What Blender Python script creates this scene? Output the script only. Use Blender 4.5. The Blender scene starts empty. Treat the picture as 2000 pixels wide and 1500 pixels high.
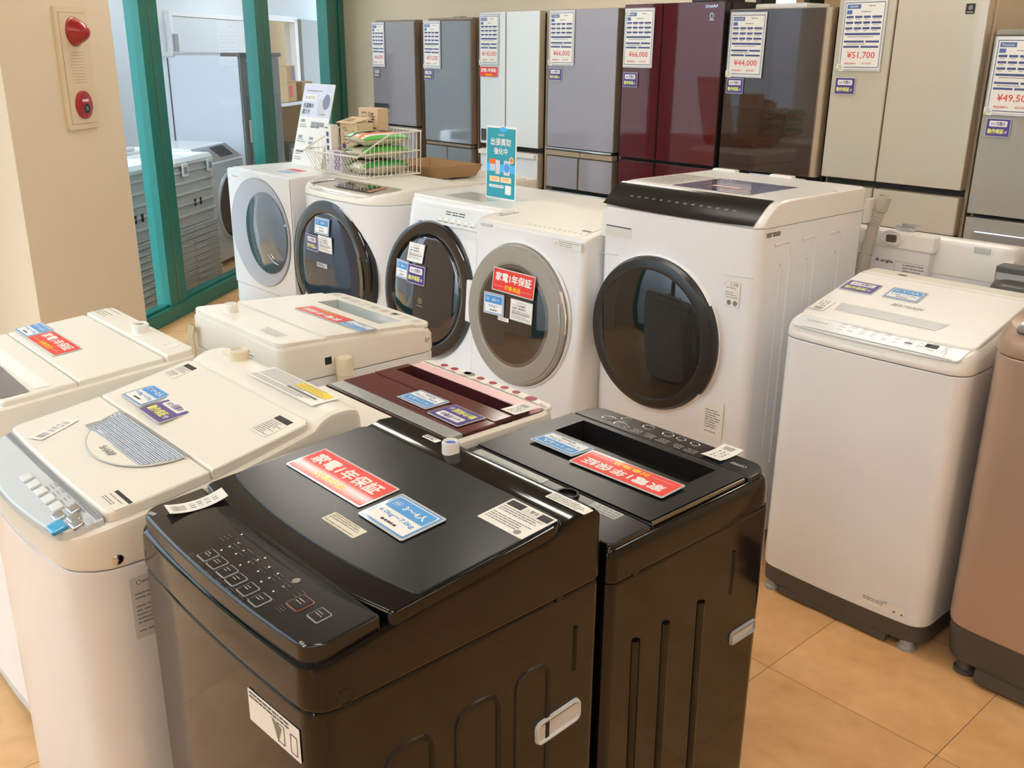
import bpy, bmesh, math, random
from mathutils import Matrix, Vector
random.seed(7)
scn = bpy.context.scene
COL = scn.collection
PI = math.pi

# ------------------------------------------------------------------ camera
cam_data = bpy.data.cameras.new('camera')
cam_data.sensor_fit = 'HORIZONTAL'
cam_data.sensor_width = 36.0
cam_data.lens = 36.0 * 1879.0 / 2000.0
cam_data.clip_start = 0.05
cam_data.clip_end = 200
cam = bpy.data.objects.new('camera', cam_data)
COL.objects.link(cam)
CAM_H = 1.56
_R = Vector((0.67345708, 0.73918034, 0.00824513))
_U = Vector((-0.24737988, 0.21484574, 0.94479866))
_F = Vector((-0.69660516, 0.63832103, -0.32754773))
cam.matrix_world = Matrix(((_R.x, _U.x, -_F.x, 0), (_R.y, _U.y, -_F.y, 0), (_R.z, _U.z, -_F.z, CAM_H), (0, 0, 0, 1)))
scn.camera = cam

# ------------------------------------------------------------------ colour management
scn.view_settings.view_transform = 'Standard'
scn.view_settings.look = 'None'
scn.view_settings.gamma = 1.0
scn.view_settings.exposure = 0.0
scn.view_settings.use_curve_mapping = False
scn.cycles.use_denoising = True
scn.cycles.max_bounces = 10
scn.cycles.diffuse_bounces = 5
scn.cycles.glossy_bounces = 5
scn.cycles.transparent_max_bounces = 12
scn.cycles.sample_clamp_indirect = 6.0

# ------------------------------------------------------------------ daylight: overcast sky outside the shop windows
world = bpy.data.worlds.new('daylight')
scn.world = world
world.use_nodes = True
wn = world.node_tree.nodes
wl = world.node_tree.links
bg = wn['Background']
wtc = wn.new('ShaderNodeTexCoord')
wsep = wn.new('ShaderNodeSeparateXYZ')
wramp = wn.new('ShaderNodeValToRGB')
wramp.color_ramp.elements[0].position = 0.46
wramp.color_ramp.elements[0].color = (0.20, 0.21, 0.22, 1)
wramp.color_ramp.elements[1].position = 0.62
wramp.color_ramp.elements[1].color = (0.72, 0.86, 1.0, 1)
wmap = wn.new('ShaderNodeMapRange')
wmap.inputs[1].default_value = -1
wmap.inputs[2].default_value = 1
wl.new(wtc.outputs['Generated'], wsep.inputs[0])
wl.new(wsep.outputs[2], wmap.inputs[0])
wl.new(wmap.outputs[0], wramp.inputs[0])
# glow added to the sky, to brighten light through the stock room's end window
wdot = wn.new('ShaderNodeVectorMath'); wdot.operation = 'DOT_PRODUCT'
wdot.inputs[1].default_value = (0.60, -0.76, 0.25)
wgl = wn.new('ShaderNodeMapRange'); wgl.inputs[1].default_value = 0.35; wgl.inputs[2].default_value = 0.95
wgl.inputs[3].default_value = 1.0; wgl.inputs[4].default_value = 3.4
wl.new(wtc.outputs['Generated'], wdot.inputs[0]); wl.new(wdot.outputs['Value'], wgl.inputs[0])
wmul = wn.new('ShaderNodeVectorMath'); wmul.operation = 'SCALE'
wl.new(wramp.outputs[0], wmul.inputs[0]); wl.new(wgl.outputs[0], wmul.inputs['Scale'])
wl.new(wmul.outputs[0], bg.inputs[0])
bg.inputs[1].default_value = SKY = 3.9
LAMP = 28.0          # emission of the ceiling tubes
NV = Vector((0.78697718, 0.61698211, 0))     # towards the shop from the glazed wall
TV = Vector((-0.61698211, 0.78697718, 0))    # along the glazed wall

def gp(s, e, z=0.0):
    "point in the frame of the glazed wall: s along it, e beyond it"
    return TV * s + NV * (-2.98 - e) + Vector((0, 0, z))

def portal(name, s0, s1, e, z0, z1):
    l = bpy.data.lights.new(name, 'AREA')
    l.shape = 'RECTANGLE'
    l.size = s1 - s0
    l.size_y = z1 - z0
    l.cycles.is_portal = True
    o = bpy.data.objects.new(name, l)
    COL.objects.link(o)
    c = gp((s0 + s1) / 2, e, (z0 + z1) / 2)
    z = -NV
    y = Vector((0, 0, 1))
    x = y.cross(z)
    o.matrix_world = Matrix(((x.x, y.x, z.x, c.x), (x.y, y.y, z.y, c.y), (x.z, y.z, z.z, c.z), (0, 0, 0, 1)))
    return o

# ------------------------------------------------------------------ mesh helpers
def lin(c):
    return tuple(((v / 12.92) if v <= 0.04045 else ((v + 0.055) / 1.055) ** 2.4) for v in c)

_mats = {}
def pm(name, rgb, rough=0.4, metal=0.0, coat=0.0, spec=0.5, emit=0.0, wear=0.0, alpha=1.0):
    "procedural plastic / metal / paper; rgb in 0..255 display values"
    if name in _mats:
        return _mats[name]
    m = bpy.data.materials.new(name)
    m.use_nodes = True
    nt = m.node_tree
    b = nt.nodes['Principled BSDF']
    c = lin([v / 255.0 for v in rgb])
    b.inputs['Base Color'].default_value = (*c, 1)
    b.inputs['Roughness'].default_value = rough
    b.inputs['Metallic'].default_value = metal
    b.inputs['Coat Weight'].default_value = coat
    b.inputs['Coat Roughness'].default_value = 0.04
    b.inputs['Specular IOR Level'].default_value = spec
    if emit:
        b.inputs['Emission Color'].default_value = (*c, 1)
        b.inputs['Emission Strength'].default_value = emit
    if wear:
        tc = nt.nodes.new('ShaderNodeTexCoord')
        no = nt.nodes.new('ShaderNodeTexNoise')
        no.inputs['Scale'].default_value = 9.0
        no.inputs['Detail'].default_value = 5.0
        mr = nt.nodes.new('ShaderNodeMapRange')
        mr.inputs[3].default_value = max(0.0, rough - wear)
        mr.inputs[4].default_value = rough + wear
        nt.links.new(tc.outputs['Object'], no.inputs['Vector'])
        nt.links.new(no.outputs['Fac'], mr.inputs[0])
        nt.links.new(mr.outputs[0], b.inputs['Roughness'])
    _mats[name] = m
    return m

def glass(name, tint=(235, 245, 243), refl=0.06):
    if name in _mats:
        return _mats[name]
    m = bpy.data.materials.new(name)
    m.use_nodes = True
    nt = m.node_tree
    nt.nodes.clear()
    out = nt.nodes.new('ShaderNodeOutputMaterial')
    tr = nt.nodes.new('ShaderNodeBsdfTransparent')
    tr.inputs[0].default_value = (*lin([v / 255.0 for v in tint]), 1)
    gl = nt.nodes.new('ShaderNodeBsdfGlossy')
    gl.inputs['Roughness'].default_value = 0.02
    fr = nt.nodes.new('ShaderNodeFresnel')
    fr.inputs['IOR'].default_value = 1.45
    mx = nt.nodes.new('ShaderNodeMixShader')
    nt.links.new(fr.outputs[0], mx.inputs[0])
    nt.links.new(tr.outputs[0], mx.inputs[1])
    nt.links.new(gl.outputs[0], mx.inputs[2])
    nt.links.new(mx.outputs[0], out.inputs[0])
    _mats[name] = m
    return m

class MB:
    def __init__(s):
        s.v = []; s.f = []; s.mi = []; s.mats = []; s.M = Matrix()
    def mat(s, m):
        if m not in s.mats:
            s.mats.append(m)
        return s.mats.index(m)
    def add(s, vs, fs, m, M=None):
        k = s.mat(m); b = len(s.v); T = s.M @ M if M is not None else s.M
        s.v += [T @ Vector(p) for p in vs]
        for f in fs:
            s.f.append([b + i for i in f]); s.mi.append(k)
        return s
    def build(s, name, parent=None, sharp=38, mats=None):
        me = bpy.data.meshes.new(name)
        me.from_pydata(s.v, [], s.f)
        for m in s.mats:
            me.materials.append(m)
        me.polygons.foreach_set('material_index', s.mi)
        me.polygons.foreach_set('use_smooth', [True] * len(s.f))
        me.set_sharp_from_angle(angle=math.radians(sharp))
        me.update()
        o = bpy.data.objects.new(name, me)
        COL.objects.link(o)
        wnm = o.modifiers.new('shading', 'WEIGHTED_NORMAL'); wnm.keep_sharp = True; wnm.weight = 60
        if parent is not None:
            o.parent = parent
        return o

def tag(o, label=None, cat=None, group=None, kind=None):
    if label: o['label'] = label
    if cat: o['category'] = cat
    if group: o['group'] = group
    if kind: o['kind'] = kind
    return o

def thing(name, label, cat, loc, rz=0.0, group=None):
    o = bpy.data.objects.new(name, None)
    o.empty_display_size = 0.05
    COL.objects.link(o)
    o.location = loc
    o.rotation_euler = (0, 0, rz)
    o['M'] = 0
    del o['M']
    return tag(o, label, cat, group)

def TM(o):
    return Matrix.Translation(o.location) @ o.rotation_euler.to_matrix().to_4x4()

def box(mb, m, x0, x1, y0, y1, z0, z1, bev=0.0, seg=2, M=None):
    if bev <= 0:
        vs = [(x0, y0, z0), (x1, y0, z0), (x1, y1, z0), (x0, y1, z0), (x0, y0, z1), (x1, y0, z1), (x1, y1, z1), (x0, y1, z1)]
        fs = [(3, 2, 1, 0), (4, 5, 6, 7), (0, 1, 5, 4), (1, 2, 6, 5), (2, 3, 7, 6), (3, 0, 4, 7)]
        return mb.add(vs, fs, m, M)
    bm = bmesh.new()
    bmesh.ops.create_cube(bm, size=1.0)
    for v in bm.verts:
        v.co = Vector(((x0 + x1) / 2 + v.co.x * (x1 - x0), (y0 + y1) / 2 + v.co.y * (y1 - y0), (z0 + z1) / 2 + v.co.z * (z1 - z0)))
    bmesh.ops.bevel(bm, geom=bm.edges[:], offset=bev, segments=seg, profile=0.6, affect='EDGES')
    bm.verts.index_update()
    vs = [v.co.copy() for v in bm.verts]
    fs = [[v.index for v in f.verts] for f in bm.faces]
    bm.free()
    return mb.add(vs, fs, m, M)

def _ring(hw, y0, y1, rf, rb, z, ins, bf, bb, ns):
    hw -= ins; y0 += ins; y1 -= ins
    rf = max(rf - ins, 0.0012); rb = max(rb - ins, 0.0012)
    L = []
    nf, na = 6, 5
    for k in range(nf + 1):
        x = -(hw - rf) * k / nf
        L.append((x, y0 - bf * (1 - (x / hw) ** 2)))
    off = -bf * (1 - ((hw - rf) / hw) ** 2)
    for k in range(1, na + 1):
        a = PI / 2 * k / na
        L.append((-(hw - rf) - rf * math.sin(a), y0 + rf - rf * math.cos(a) + off * (1 - k / na)))
    for k in range(1, ns):
        L.append((-hw, y0 + rf + (y1 - rb - y0 - rf) * k / ns))
    offb = -bb * (1 - ((hw - rb) / hw) ** 2)
    for k in range(0, na + 1):
        a = PI / 2 * k / na
        L.append((-(hw - rb) - rb * math.cos(a), y1 - rb + rb * math.sin(a) + offb * k / na))
    for k in range(1, nf + 1):
        x = -(hw - rb) * (1 - k / nf)
        L.append((x, y1 - bb * (1 - (x / hw) ** 2)))
    zz = (lambda y: z(y)) if callable(z) else (lambda y: z)
    L = [(x, y, zz(y)) for x, y in L]
    return L, L + [(-x, y, q) for x, y, q in reversed(L[1:-1])]

def hull(mb, m, hw, y0, y1, rf, rb, levels, bf=0.0, bb=0.0, ns=8, caps=(0, 1), capm=None, xc=0.0):
    "rounded-rectangle solid centred on x=xc, front edge y0 bowed by bf, levels (inset, z or z(y))"
    vs = []; fs = []; n = None
    for ins, z in levels:
        L, R = _ring(hw, y0, y1, rf, rb, z, ins, bf, bb, ns)
        n = len(R); nl = len(L)
        vs += [(x + xc, y, q) for x, y, q in R]
    for k in range(len(levels) - 1):
        for i in range(n):
            j = (i + 1) % n
            fs.append((k * n + j, k * n + i, (k + 1) * n + i, (k + 1) * n + j))
    mb.add(vs, fs, m)
    def cap(k, flip, mm):
        b = k * n; q = []
        for i in range(nl - 1):
            a, c = b + i, b + i + 1
            ra = b + (n - i if i > 0 else 0); rc = b + (n - i - 1 if i + 1 < nl - 1 else nl - 1)
            f = [a, ra, rc, c]
            f2 = []
            for t in f:
                if t not in f2:
                    f2.append(t)
            q.append(tuple(reversed(f2)) if flip else tuple(f2))
        used = sorted({t for f in q for t in f}); mp = {t: i for i, t in enumerate(used)}
        mb.add([vs[t] for t in used], [[mp[t] for t in f] for f in q], mm)
    if caps[0]: cap(0, True, m)
    if caps[1]: cap(len(levels) - 1, False, capm or m)
    return mb

def slab(mb, m, hw, y0, y1, rf, rb, top, th, bev=0.003, bf=0, bb=0, ns=6, xc=0.0):
    "thin rounded plate whose upper face follows top(y)"
    f = top if callable(top) else (lambda y: top)
    return hull(mb, m, hw, y0, y1, rf, rb, [(0, lambda y: f(y) - th), (0, lambda y: f(y) - bev), (bev * 0.35, lambda y: f(y) - bev * 0.35), (bev, f)], bf, bb, ns, xc=xc)

def lathe(mb, m, prof, M, n=56, sx=1.0, sy=1.0):
    vs = []; fs = []
    for r, h in prof:
        for i in range(n):
            a = 2 * PI * i / n
            vs.append((r * sx * math.cos(a), r * sy * math.sin(a), h))
    for k in range(len(prof) - 1):
        for i in range(n):
            j = (i + 1) % n
            fs.append((k * n + i, k * n + j, (k + 1) * n + j, (k + 1) * n + i))
    return mb.add(vs, fs, m, M)

def arcring(mb, m, prof, M, a0, a1, n=24, sx=1.0, sy=1.0):
    vs = []; fs = []; k = len(prof)
    for i in range(n + 1):
        a = a0 + (a1 - a0) * i / n
        for r, h in prof:
            vs.append((r * sx * math.cos(a), r * sy * math.sin(a), h))
    for i in range(n):
        for j in range(k - 1):
            fs.append((i * k + j, (i + 1) * k + j, (i + 1) * k + j + 1, i * k + j + 1))
    fs.append(tuple(range(k))); fs.append(tuple(n * k + j for j in reversed(range(k))))
    return mb.add(vs, fs, m, M)

def tube(mb, m, pts, r, n=8, closed=False, rr=None):
    pts = [Vector(p) for p in pts]
    vs = []; fs = []
    up = None
    N = len(pts)
    for i, p in enumerate(pts):
        a = pts[i - 1] if (i > 0 or closed) else p
        b = pts[(i + 1) % N] if (i < N - 1 or closed) else p
        d = (b - a).normalized()
        if up is None:
            up = d.orthogonal().normalized()
        up = (up - d * up.dot(d))
        up = up.normalized() if up.length > 1e-6 else d.orthogonal().normalized()
        w = d.cross(up)
        q = rr(i) if rr else r
        for k in range(n):
            t = 2 * PI * k / n
            vs.append(p + (up * math.cos(t) + w * math.sin(t)) * q)
    for i in range(N if closed else N - 1):
        j = (i + 1) % N
        for k in range(n):
            l = (k + 1) % n
            fs.append((i * n + k, i * n + l, j * n + l, j * n + k))
    if not closed:
        fs.append(tuple(reversed(range(n)))); fs.append(tuple((N - 1) * n + k for k in range(n)))
    return mb.add(vs, fs, m)

def rect(mb, m, x0, x1, y0, y1, z=0.0, M=None):
    return mb.add([(x0, y0, z), (x1, y0, z), (x1, y1, z), (x0, y1, z)], [(0, 1, 2, 3)], m, M)

def rrect(mb, m, x0, x1, y0, y1, r, z=0.0, th=0.0, n=4, M=None):
    pts = []
    for cx, cy, a in ((x1 - r, y1 - r, 0), (x0 + r, y1 - r, 90), (x0 + r, y0 + r, 180), (x1 - r, y0 + r, 270)):
        for k in range(n + 1):
            t = math.radians(a + 90 * k / n)
            pts.append((cx + r * math.cos(t), cy + r * math.sin(t)))
    N = len(pts)
    vs = [(x, y, z + th) for x, y in pts]; fs = [tuple(range(N))]
    if th:
        vs += [(x, y, z) for x, y in pts]
        fs += [(i, N + i, N + (i + 1) % N, (i + 1) % N) for i in range(N)]
    return mb.add(vs, fs, m, M)

def frame2(mb, m, x0, x1, y0, y1, w, z=0.0, M=None):
    rect(mb, m, x0, x1, y0, y0 + w, z, M); rect(mb, m, x0, x1, y1 - w, y1, z, M)
    rect(mb, m, x0, x0 + w, y0 + w, y1 - w, z, M); rect(mb, m, x1 - w, x1, y0 + w, y1 - w, z, M)

def oval(mb, m, cx, cy, rx, ry, z=0.0, n=28, M=None):
    return mb.add([(cx + rx * math.cos(2 * PI * i / n), cy + ry * math.sin(2 * PI * i / n), z) for i in range(n)], [tuple(range(n))], m, M)

_tx = {}
def _text(s, bold):
    bold = 0
    if (s, bold) in _tx:
        return _tx[(s, bold)]
    c = bpy.data.curves.new('t', 'FONT')
    c.body = s; c.resolution_u = 2
    o = bpy.data.objects.new('t', c)
    COL.objects.link(o)
    dg = bpy.context.evaluated_depsgraph_get(); dg.update()
    e = o.evaluated_get(dg); me = e.to_mesh()
    vs = [v.co.copy() for v in me.vertices]; fs = [list(p.vertices) for p in me.polygons]
    e.to_mesh_clear()
    bpy.data.objects.remove(o); bpy.data.curves.remove(c)
    xs = [v.x for v in vs]; ys = [v.y for v in vs]
    x0, x1, y0, y1 = min(xs), max(xs), min(ys), max(ys)
    vs = [((v.x - x0) / (x1 - x0) - 0.5, (v.y - y0) / (y1 - y0) - 0.5) for v in vs]
    _tx[(s, bold)] = (vs, fs, (x1 - x0) / (y1 - y0))
    return _tx[(s, bold)]

def text(mb, m, s, cx, cy, w=None, h=None, z=0.0, bold=0.0, M=None, left=False, slant=0.0):
    vs, fs, asp = _text(s, bold)
    if w is None: w = h * asp
    if h is None: h = w / asp
    if left: cx += w / 2
    k = bold * min(h, w * 3.0 / max(len(s), 1)) * 1.1
    steps = ((0, 0), (k, 0), (-k, 0), (0, k), (0, -k)) if bold > 0 else ((0, 0),)
    for i, (dx, dy) in enumerate(steps):
        mb.add([(cx + dx + x * w + slant * y * h, cy + dy + y * h, z + i * 0.00002) for x, y in vs], fs, m, M)
    return mb

def greek(mb, m, x0, x1, y0, y1, rows, z=0.0, M=None, fill=0.42, seed=0, ragged=0.35):
    "rows of print too small to read in the photograph"
    rnd = random.Random(seed * 131 + rows)
    p = (y1 - y0) / rows
    for r in range(rows):
        y = y1 - p * r - p * 0.2
        if ragged and rows > 3 and rnd.random() < 0.12: continue
        x = x0; xe = x1 - (x1 - x0) * ragged * rnd.random()
        while x < xe - p * 0.3:
            L = p * rnd.uniform(0.5, 2.4)
            e = min(x + L, xe)
            rect(mb, m, x, e, y - p * fill, y, z, M)
            x = e + p * rnd.uniform(0.12, 0.35)

def FR(cx, y, cz, tilt=0.0, roll=0.0):
    "frame on a front face: local x right, local y up, local z out of the front (towards -y)"
    B = Matrix(((1, 0, 0, 0), (0, 0, -1, 0), (0, 1, 0, 0), (0, 0, 0, 1)))
    return Matrix.Translation((cx, y, cz)) @ Matrix.Rotation(tilt, 4, 'X') @ B @ Matrix.Rotation(roll, 4, 'Z')

def SR(x, cy, cz, roll=0.0):
    "frame on a right-hand side face (normal +x): local x towards the rear, y up"
    B = Matrix(((0, 0, 1, 0), (1, 0, 0, 0), (0, 1, 0, 0), (0, 0, 0, 1)))
    return Matrix.Translation((x, cy, cz)) @ B @ Matrix.Rotation(roll, 4, 'Z')

def SL(x, cy, cz, roll=0.0):
    "left-hand side face (normal -x): local x towards the front"
    B = Matrix(((0, 0, -1, 0), (-1, 0, 0, 0), (0, 1, 0, 0), (0, 0, 0, 1)))
    return Matrix.Translation((x, cy, cz)) @ B @ Matrix.Rotation(roll, 4, 'Z')

def UP(x, y, z, rot=0.0, slope=0.0, lift=0.0):
    "frame lying on a top surface rising by slope along y"
    return Matrix.Translation((x, y, z)) @ Matrix.Rotation(math.atan(slope), 4, 'X') @ Matrix.Rotation(rot, 4, 'Z') @ Matrix.Translation((0, 0, lift))

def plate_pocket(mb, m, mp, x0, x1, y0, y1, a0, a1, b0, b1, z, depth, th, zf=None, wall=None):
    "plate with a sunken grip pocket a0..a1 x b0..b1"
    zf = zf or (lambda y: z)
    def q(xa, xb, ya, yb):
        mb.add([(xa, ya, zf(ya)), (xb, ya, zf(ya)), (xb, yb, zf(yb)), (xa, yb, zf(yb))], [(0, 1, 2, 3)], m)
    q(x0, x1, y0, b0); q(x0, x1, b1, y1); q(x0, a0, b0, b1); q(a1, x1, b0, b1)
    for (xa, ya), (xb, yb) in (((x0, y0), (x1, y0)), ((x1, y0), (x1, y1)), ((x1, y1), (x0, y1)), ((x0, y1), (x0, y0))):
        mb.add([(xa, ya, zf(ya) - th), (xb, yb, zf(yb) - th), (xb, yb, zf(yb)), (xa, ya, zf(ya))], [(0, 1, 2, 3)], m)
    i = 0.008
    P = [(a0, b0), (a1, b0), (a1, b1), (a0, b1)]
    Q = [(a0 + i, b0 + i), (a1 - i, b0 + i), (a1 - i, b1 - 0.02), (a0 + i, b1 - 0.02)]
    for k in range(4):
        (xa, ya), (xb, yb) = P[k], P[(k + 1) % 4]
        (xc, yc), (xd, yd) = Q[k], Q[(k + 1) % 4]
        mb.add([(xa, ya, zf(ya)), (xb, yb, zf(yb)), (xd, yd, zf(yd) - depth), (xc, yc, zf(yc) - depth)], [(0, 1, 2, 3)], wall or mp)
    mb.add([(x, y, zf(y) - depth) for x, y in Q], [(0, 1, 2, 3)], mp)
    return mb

def rib_u(mb, m, side_x, y0, y1, z0, z1, w, d, sgn=1, open_left=False):
    "pressed rounded rib outline (an upside-down U) standing on a side face"
    pts = []
    r = (y1 - y0) * 0.35
    if not open_left:
        pts += [(y0, z0), (y0, z1 - r)]
        pts += [(y0 + r - r * math.cos(a), z1 - r + r * math.sin(a)) for a in (PI / 8, PI / 4, PI * 3 / 8)]
        pts += [(y0 + r, z1)]
    else:
        pts += [(y0, z1)]
    pts += [(y1 - r, z1)]
    pts += [(y1 - r + r * math.sin(a), z1 - r + r * math.cos(a)) for a in (PI / 8, PI / 4, PI * 3 / 8)]
    pts += [(y1, z1 - r), (y1, z0)]
    P = [(side_x, y, z) for y, z in pts]
    tube(mb, m, P, w, 6)
    return mb
# ------------------------------------------------------------------ materials
WHITE = pm('white_plastic', (236, 234, 228), 0.28, wear=0.015)
WSTEEL = pm('white_painted_steel', (236, 237, 238), 0.24, wear=0.015, coat=0.3)
CREAM = pm('cream_plastic', (236, 232, 220), 0.34, wear=0.015)
IVORY = pm('ivory_plastic', (226, 214, 186), 0.4)
PANELW = pm('pale_panel', (226, 232, 232), 0.2)
SILVER = pm('silver_trim', (206, 210, 216), 0.2, metal=0.9)
CHROME = pm('chrome', (225, 228, 232), 0.06, metal=1.0)
GREYP = pm('grey_plastic', (150, 152, 152), 0.4)
LGREY = pm('light_grey_plastic', (196, 198, 198), 0.35)
DGREY = pm('dark_grey_plastic', (72, 68, 64), 0.5, wear=0.1)
BLACK = pm('gloss_black', (13, 11, 10), 0.08, spec=0.42, wear=0.02)
BLACKP = pm('black_panel', (24, 23, 23), 0.18)
SATIN = pm('satin_black', (24, 26, 28), 0.26, spec=0.26, wear=0.03)
DARK = pm('dark_gap', (14, 13, 12), 0.6)
DOORGL = pm('dark_door_glass', (26, 26, 27), 0.04)
DOORBL = pm('blue_black_door', (46, 52, 66), 0.05)
BURG = pm('burgundy_lid', (92, 48, 46), 0.12)
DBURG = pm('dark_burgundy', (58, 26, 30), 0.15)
PINK = pm('pink_panel', (240, 198, 198), 0.3)
MAROON = pm('maroon_print', (140, 22, 48), 0.4)
PAPER = pm('white_paper', (240, 239, 232), 0.6)
LABELS = pm('label_silver', (168, 172, 168), 0.35, metal=0.3)
LABELC = pm('label_cream', (222, 218, 196), 0.5)
INK = pm('black_print', (36, 34, 34), 0.6)
INKG = pm('grey_print', (128, 126, 122), 0.6)
RED = pm('card_red', (222, 52, 44), 0.45, coat=0.25)
CWHITE = pm('card_white', (244, 243, 238), 0.45, coat=0.25)
CYEL = pm('card_yellow', (250, 208, 40), 0.2)
CLIME = pm('card_lime', (236, 240, 130), 0.2)
BLUE = pm('card_blue', (64, 146, 212), 0.45, coat=0.25)
BLUEB = pm('card_blue_border', (92, 150, 208), 0.4, coat=0.5)
PURPLE = pm('card_purple', (62, 40, 128), 0.4, coat=0.5)
NAVY = pm('print_navy', (58, 74, 128), 0.5)
SHEETBLUE = pm('print_steel_blue', (70, 102, 160), 0.5)
PRICERED = pm('print_red', (214, 62, 58), 0.5)
CLEAR = glass('clear_sleeve')
YELLOW = pm('label_yellow', (240, 210, 40), 0.5)
BTNBLUE = pm('button_blue', (60, 165, 215), 0.15, coat=0.5)
PSILVER = pm('pearl_panel_grey', (206, 214, 218), 0.2)
GREEN_AL = pm('green_aluminium', (16, 112, 102), 0.38, wear=0.06)
BRONZE = pm('bronze_seam', (120, 122, 100), 0.4, metal=0.4)
BROWNGL = pm('brown_door_glass', (104, 76, 58), 0.06)
CRATE = pm('grey_crate', (200, 200, 194), 0.5, wear=0.1)
CARD = pm('cardboard', (196, 164, 118), 0.85)
CARD2 = pm('brown_cardboard', (160, 128, 90), 0.85)
WIRE = pm('white_coated_wire', (232, 228, 216), 0.35)
GREENP = pm('green_plastic_bag', (52, 150, 72), 0.25)
LGREEN = pm('pale_green_film', (168, 214, 190), 0.2)
FILM = pm('clear_bag_film', (198, 188, 164), 0.3, coat=0.3, wear=0.1)
ORANGE = pm('orange_print', (236, 106, 40), 0.4)
GOLD = pm('gold_seal', (190, 160, 60), 0.35, metal=0.3)
TEAL = pm('poster_teal', (30, 150, 172), 0.25, coat=0.4)
SKYB = pm('poster_sky_blue', (70, 180, 240), 0.3)
PBEIGE = pm('poster_beige', (244, 226, 176), 0.4)
PGREY = pm('poster_grey', (206, 208, 214), 0.4)
TUBE = pm('fluorescent_tube', (255, 249, 240), 0.4, emit=LAMP)
CEILW = pm('ceiling_board', (168, 162, 150), 0.9)

def wall_mat(name, rgb, bump=0.15):
    m = pm(name, rgb, 0.75)
    nt = m.node_tree; b = nt.nodes['Principled BSDF']
    tc = nt.nodes.new('ShaderNodeTexCoord')
    no = nt.nodes.new('ShaderNodeTexNoise'); no.inputs['Scale'].default_value = 260; no.inputs['Detail'].default_value = 3
    bp_ = nt.nodes.new('ShaderNodeBump'); bp_.inputs['Strength'].default_value = bump; bp_.inputs['Distance'].default_value = 0.002
    nt.links.new(tc.outputs['Object'], no.inputs['Vector']); nt.links.new(no.outputs['Fac'], bp_.inputs['Height'])
    nt.links.new(bp_.outputs['Normal'], b.inputs['Normal'])
    return m
WALL = wall_mat('beige_wallpaper', (226, 212, 186))
WALLW = wall_mat('white_wallpaper', (228, 236, 240))
WALLP = wall_mat('pale_room_wall', (214, 184, 142))

def floor_mat():
    m = bpy.data.materials.new('wood_tone_vinyl_tile'); m.use_nodes = True
    nt = m.node_tree; N = nt.nodes.new; K = nt.links.new
    b = nt.nodes['Principled BSDF']
    geo = N('ShaderNodeNewGeometry'); sep = N('ShaderNodeSeparateXYZ'); K(geo.outputs['Position'], sep.inputs[0])
    def math_(op, a, bb=None, v=None):
        n = N('ShaderNodeMath'); n.operation = op
        K(a, n.inputs[0])
        if bb is not None: K(bb, n.inputs[1])
        if v is not None: n.inputs[1].default_value = v
        return n.outputs[0]
    T = 0.4595
    ux = math_('MULTIPLY', math_('ADD', sep.outputs[0], v=1.1485), v=1 / T)
    uy = math_('MULTIPLY', math_('ADD', sep.outputs[1], v=-1.9965), v=1 / T)
    fx, fy = math_('FLOOR', ux), math_('FLOOR', uy)
    cx = N('ShaderNodeCombineXYZ'); K(fx, cx.inputs[0]); K(fy, cx.inputs[1])
    wn_ = N('ShaderNodeTexWhiteNoise'); K(cx.outputs[0], wn_.inputs[0])
    # cloudy grain, shifted from tile to tile
    sc = N('ShaderNodeVectorMath'); sc.operation = 'MULTIPLY_ADD'; sc.inputs[1].default_value = (7, 7, 7)
    K(wn_.outputs['Color'], sc.inputs[0]); K(geo.outputs['Position'], sc.inputs[2])
    n1 = N('ShaderNodeTexNoise'); n1.inputs['Scale'].default_value = 5.5; n1.inputs['Detail'].default_value = 6; n1.inputs['Distortion'].default_value = 0.6
    K(sc.outputs[0], n1.inputs['Vector'])
    n2 = N('ShaderNodeTexNoise'); n2.inputs['Scale'].default_value = 22; n2.inputs['Detail'].default_value = 5
    K(sc.outputs[0], n2.inputs['Vector'])
    ramp = N('ShaderNodeValToRGB')
    e = ramp.color_ramp.elements
    e[0].position = 0.30; e[0].color = (*lin((208 / 255, 156 / 255, 100 / 255)), 1)
    e[1].position = 0.72; e[1].color = (*lin((236 / 255, 190 / 255, 134 / 255)), 1)
    mixn = N('ShaderNodeMix'); mixn.inputs[0].default_value = 0.35
    K(n1.outputs['Fac'], mixn.inputs[2]); K(n2.outputs['Fac'], mixn.inputs[3])
    K(mixn.outputs[0], ramp.inputs[0])
    hs = N('ShaderNodeHueSaturation')
    K(ramp.outputs[0], hs.inputs['Color'])
    mr = N('ShaderNodeMapRange'); mr.inputs[3].default_value = 0.93; mr.inputs[4].default_value = 1.06
    K(wn_.outputs['Value'], mr.inputs[0]); K(mr.outputs[0], hs.inputs['Value'])
    # joints
    def edge(u):
        f = math_('FRACT', u)
        d = math_('MINIMUM', f, math_('SUBTRACT', math_('ADD', f, v=0.0), v=1.0))
        return math_('ABSOLUTE', math_('SUBTRACT', f, v=0.5))
    ex = math_('GREATER_THAN', edge(ux), v=0.5 - 0.0022)
    ey = math_('GREATER_THAN', edge(uy), v=0.5 - 0.0022)
    j = math_('MAXIMUM', ex, ey)
    jm = N('ShaderNodeMix'); jm.data_type = 'RGBA'
    K(j, jm.inputs[0]); K(hs.outputs[0], jm.inputs[6]); jm.inputs[7].default_value = (*lin((120 / 255, 88 / 255, 52 / 255)), 1)
    K(jm.outputs[2], b.inputs['Base Color'])
    b.inputs['Roughness'].default_value = 0.42
    return m
FLOOR = floor_mat()
ASPHALT = pm('asphalt', (120, 120, 118), 0.9, wear=0.05)

# ------------------------------------------------------------------ room shell
def struct(mb, name, **k):
    return tag(mb.build(name, **k), kind='structure')

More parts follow.
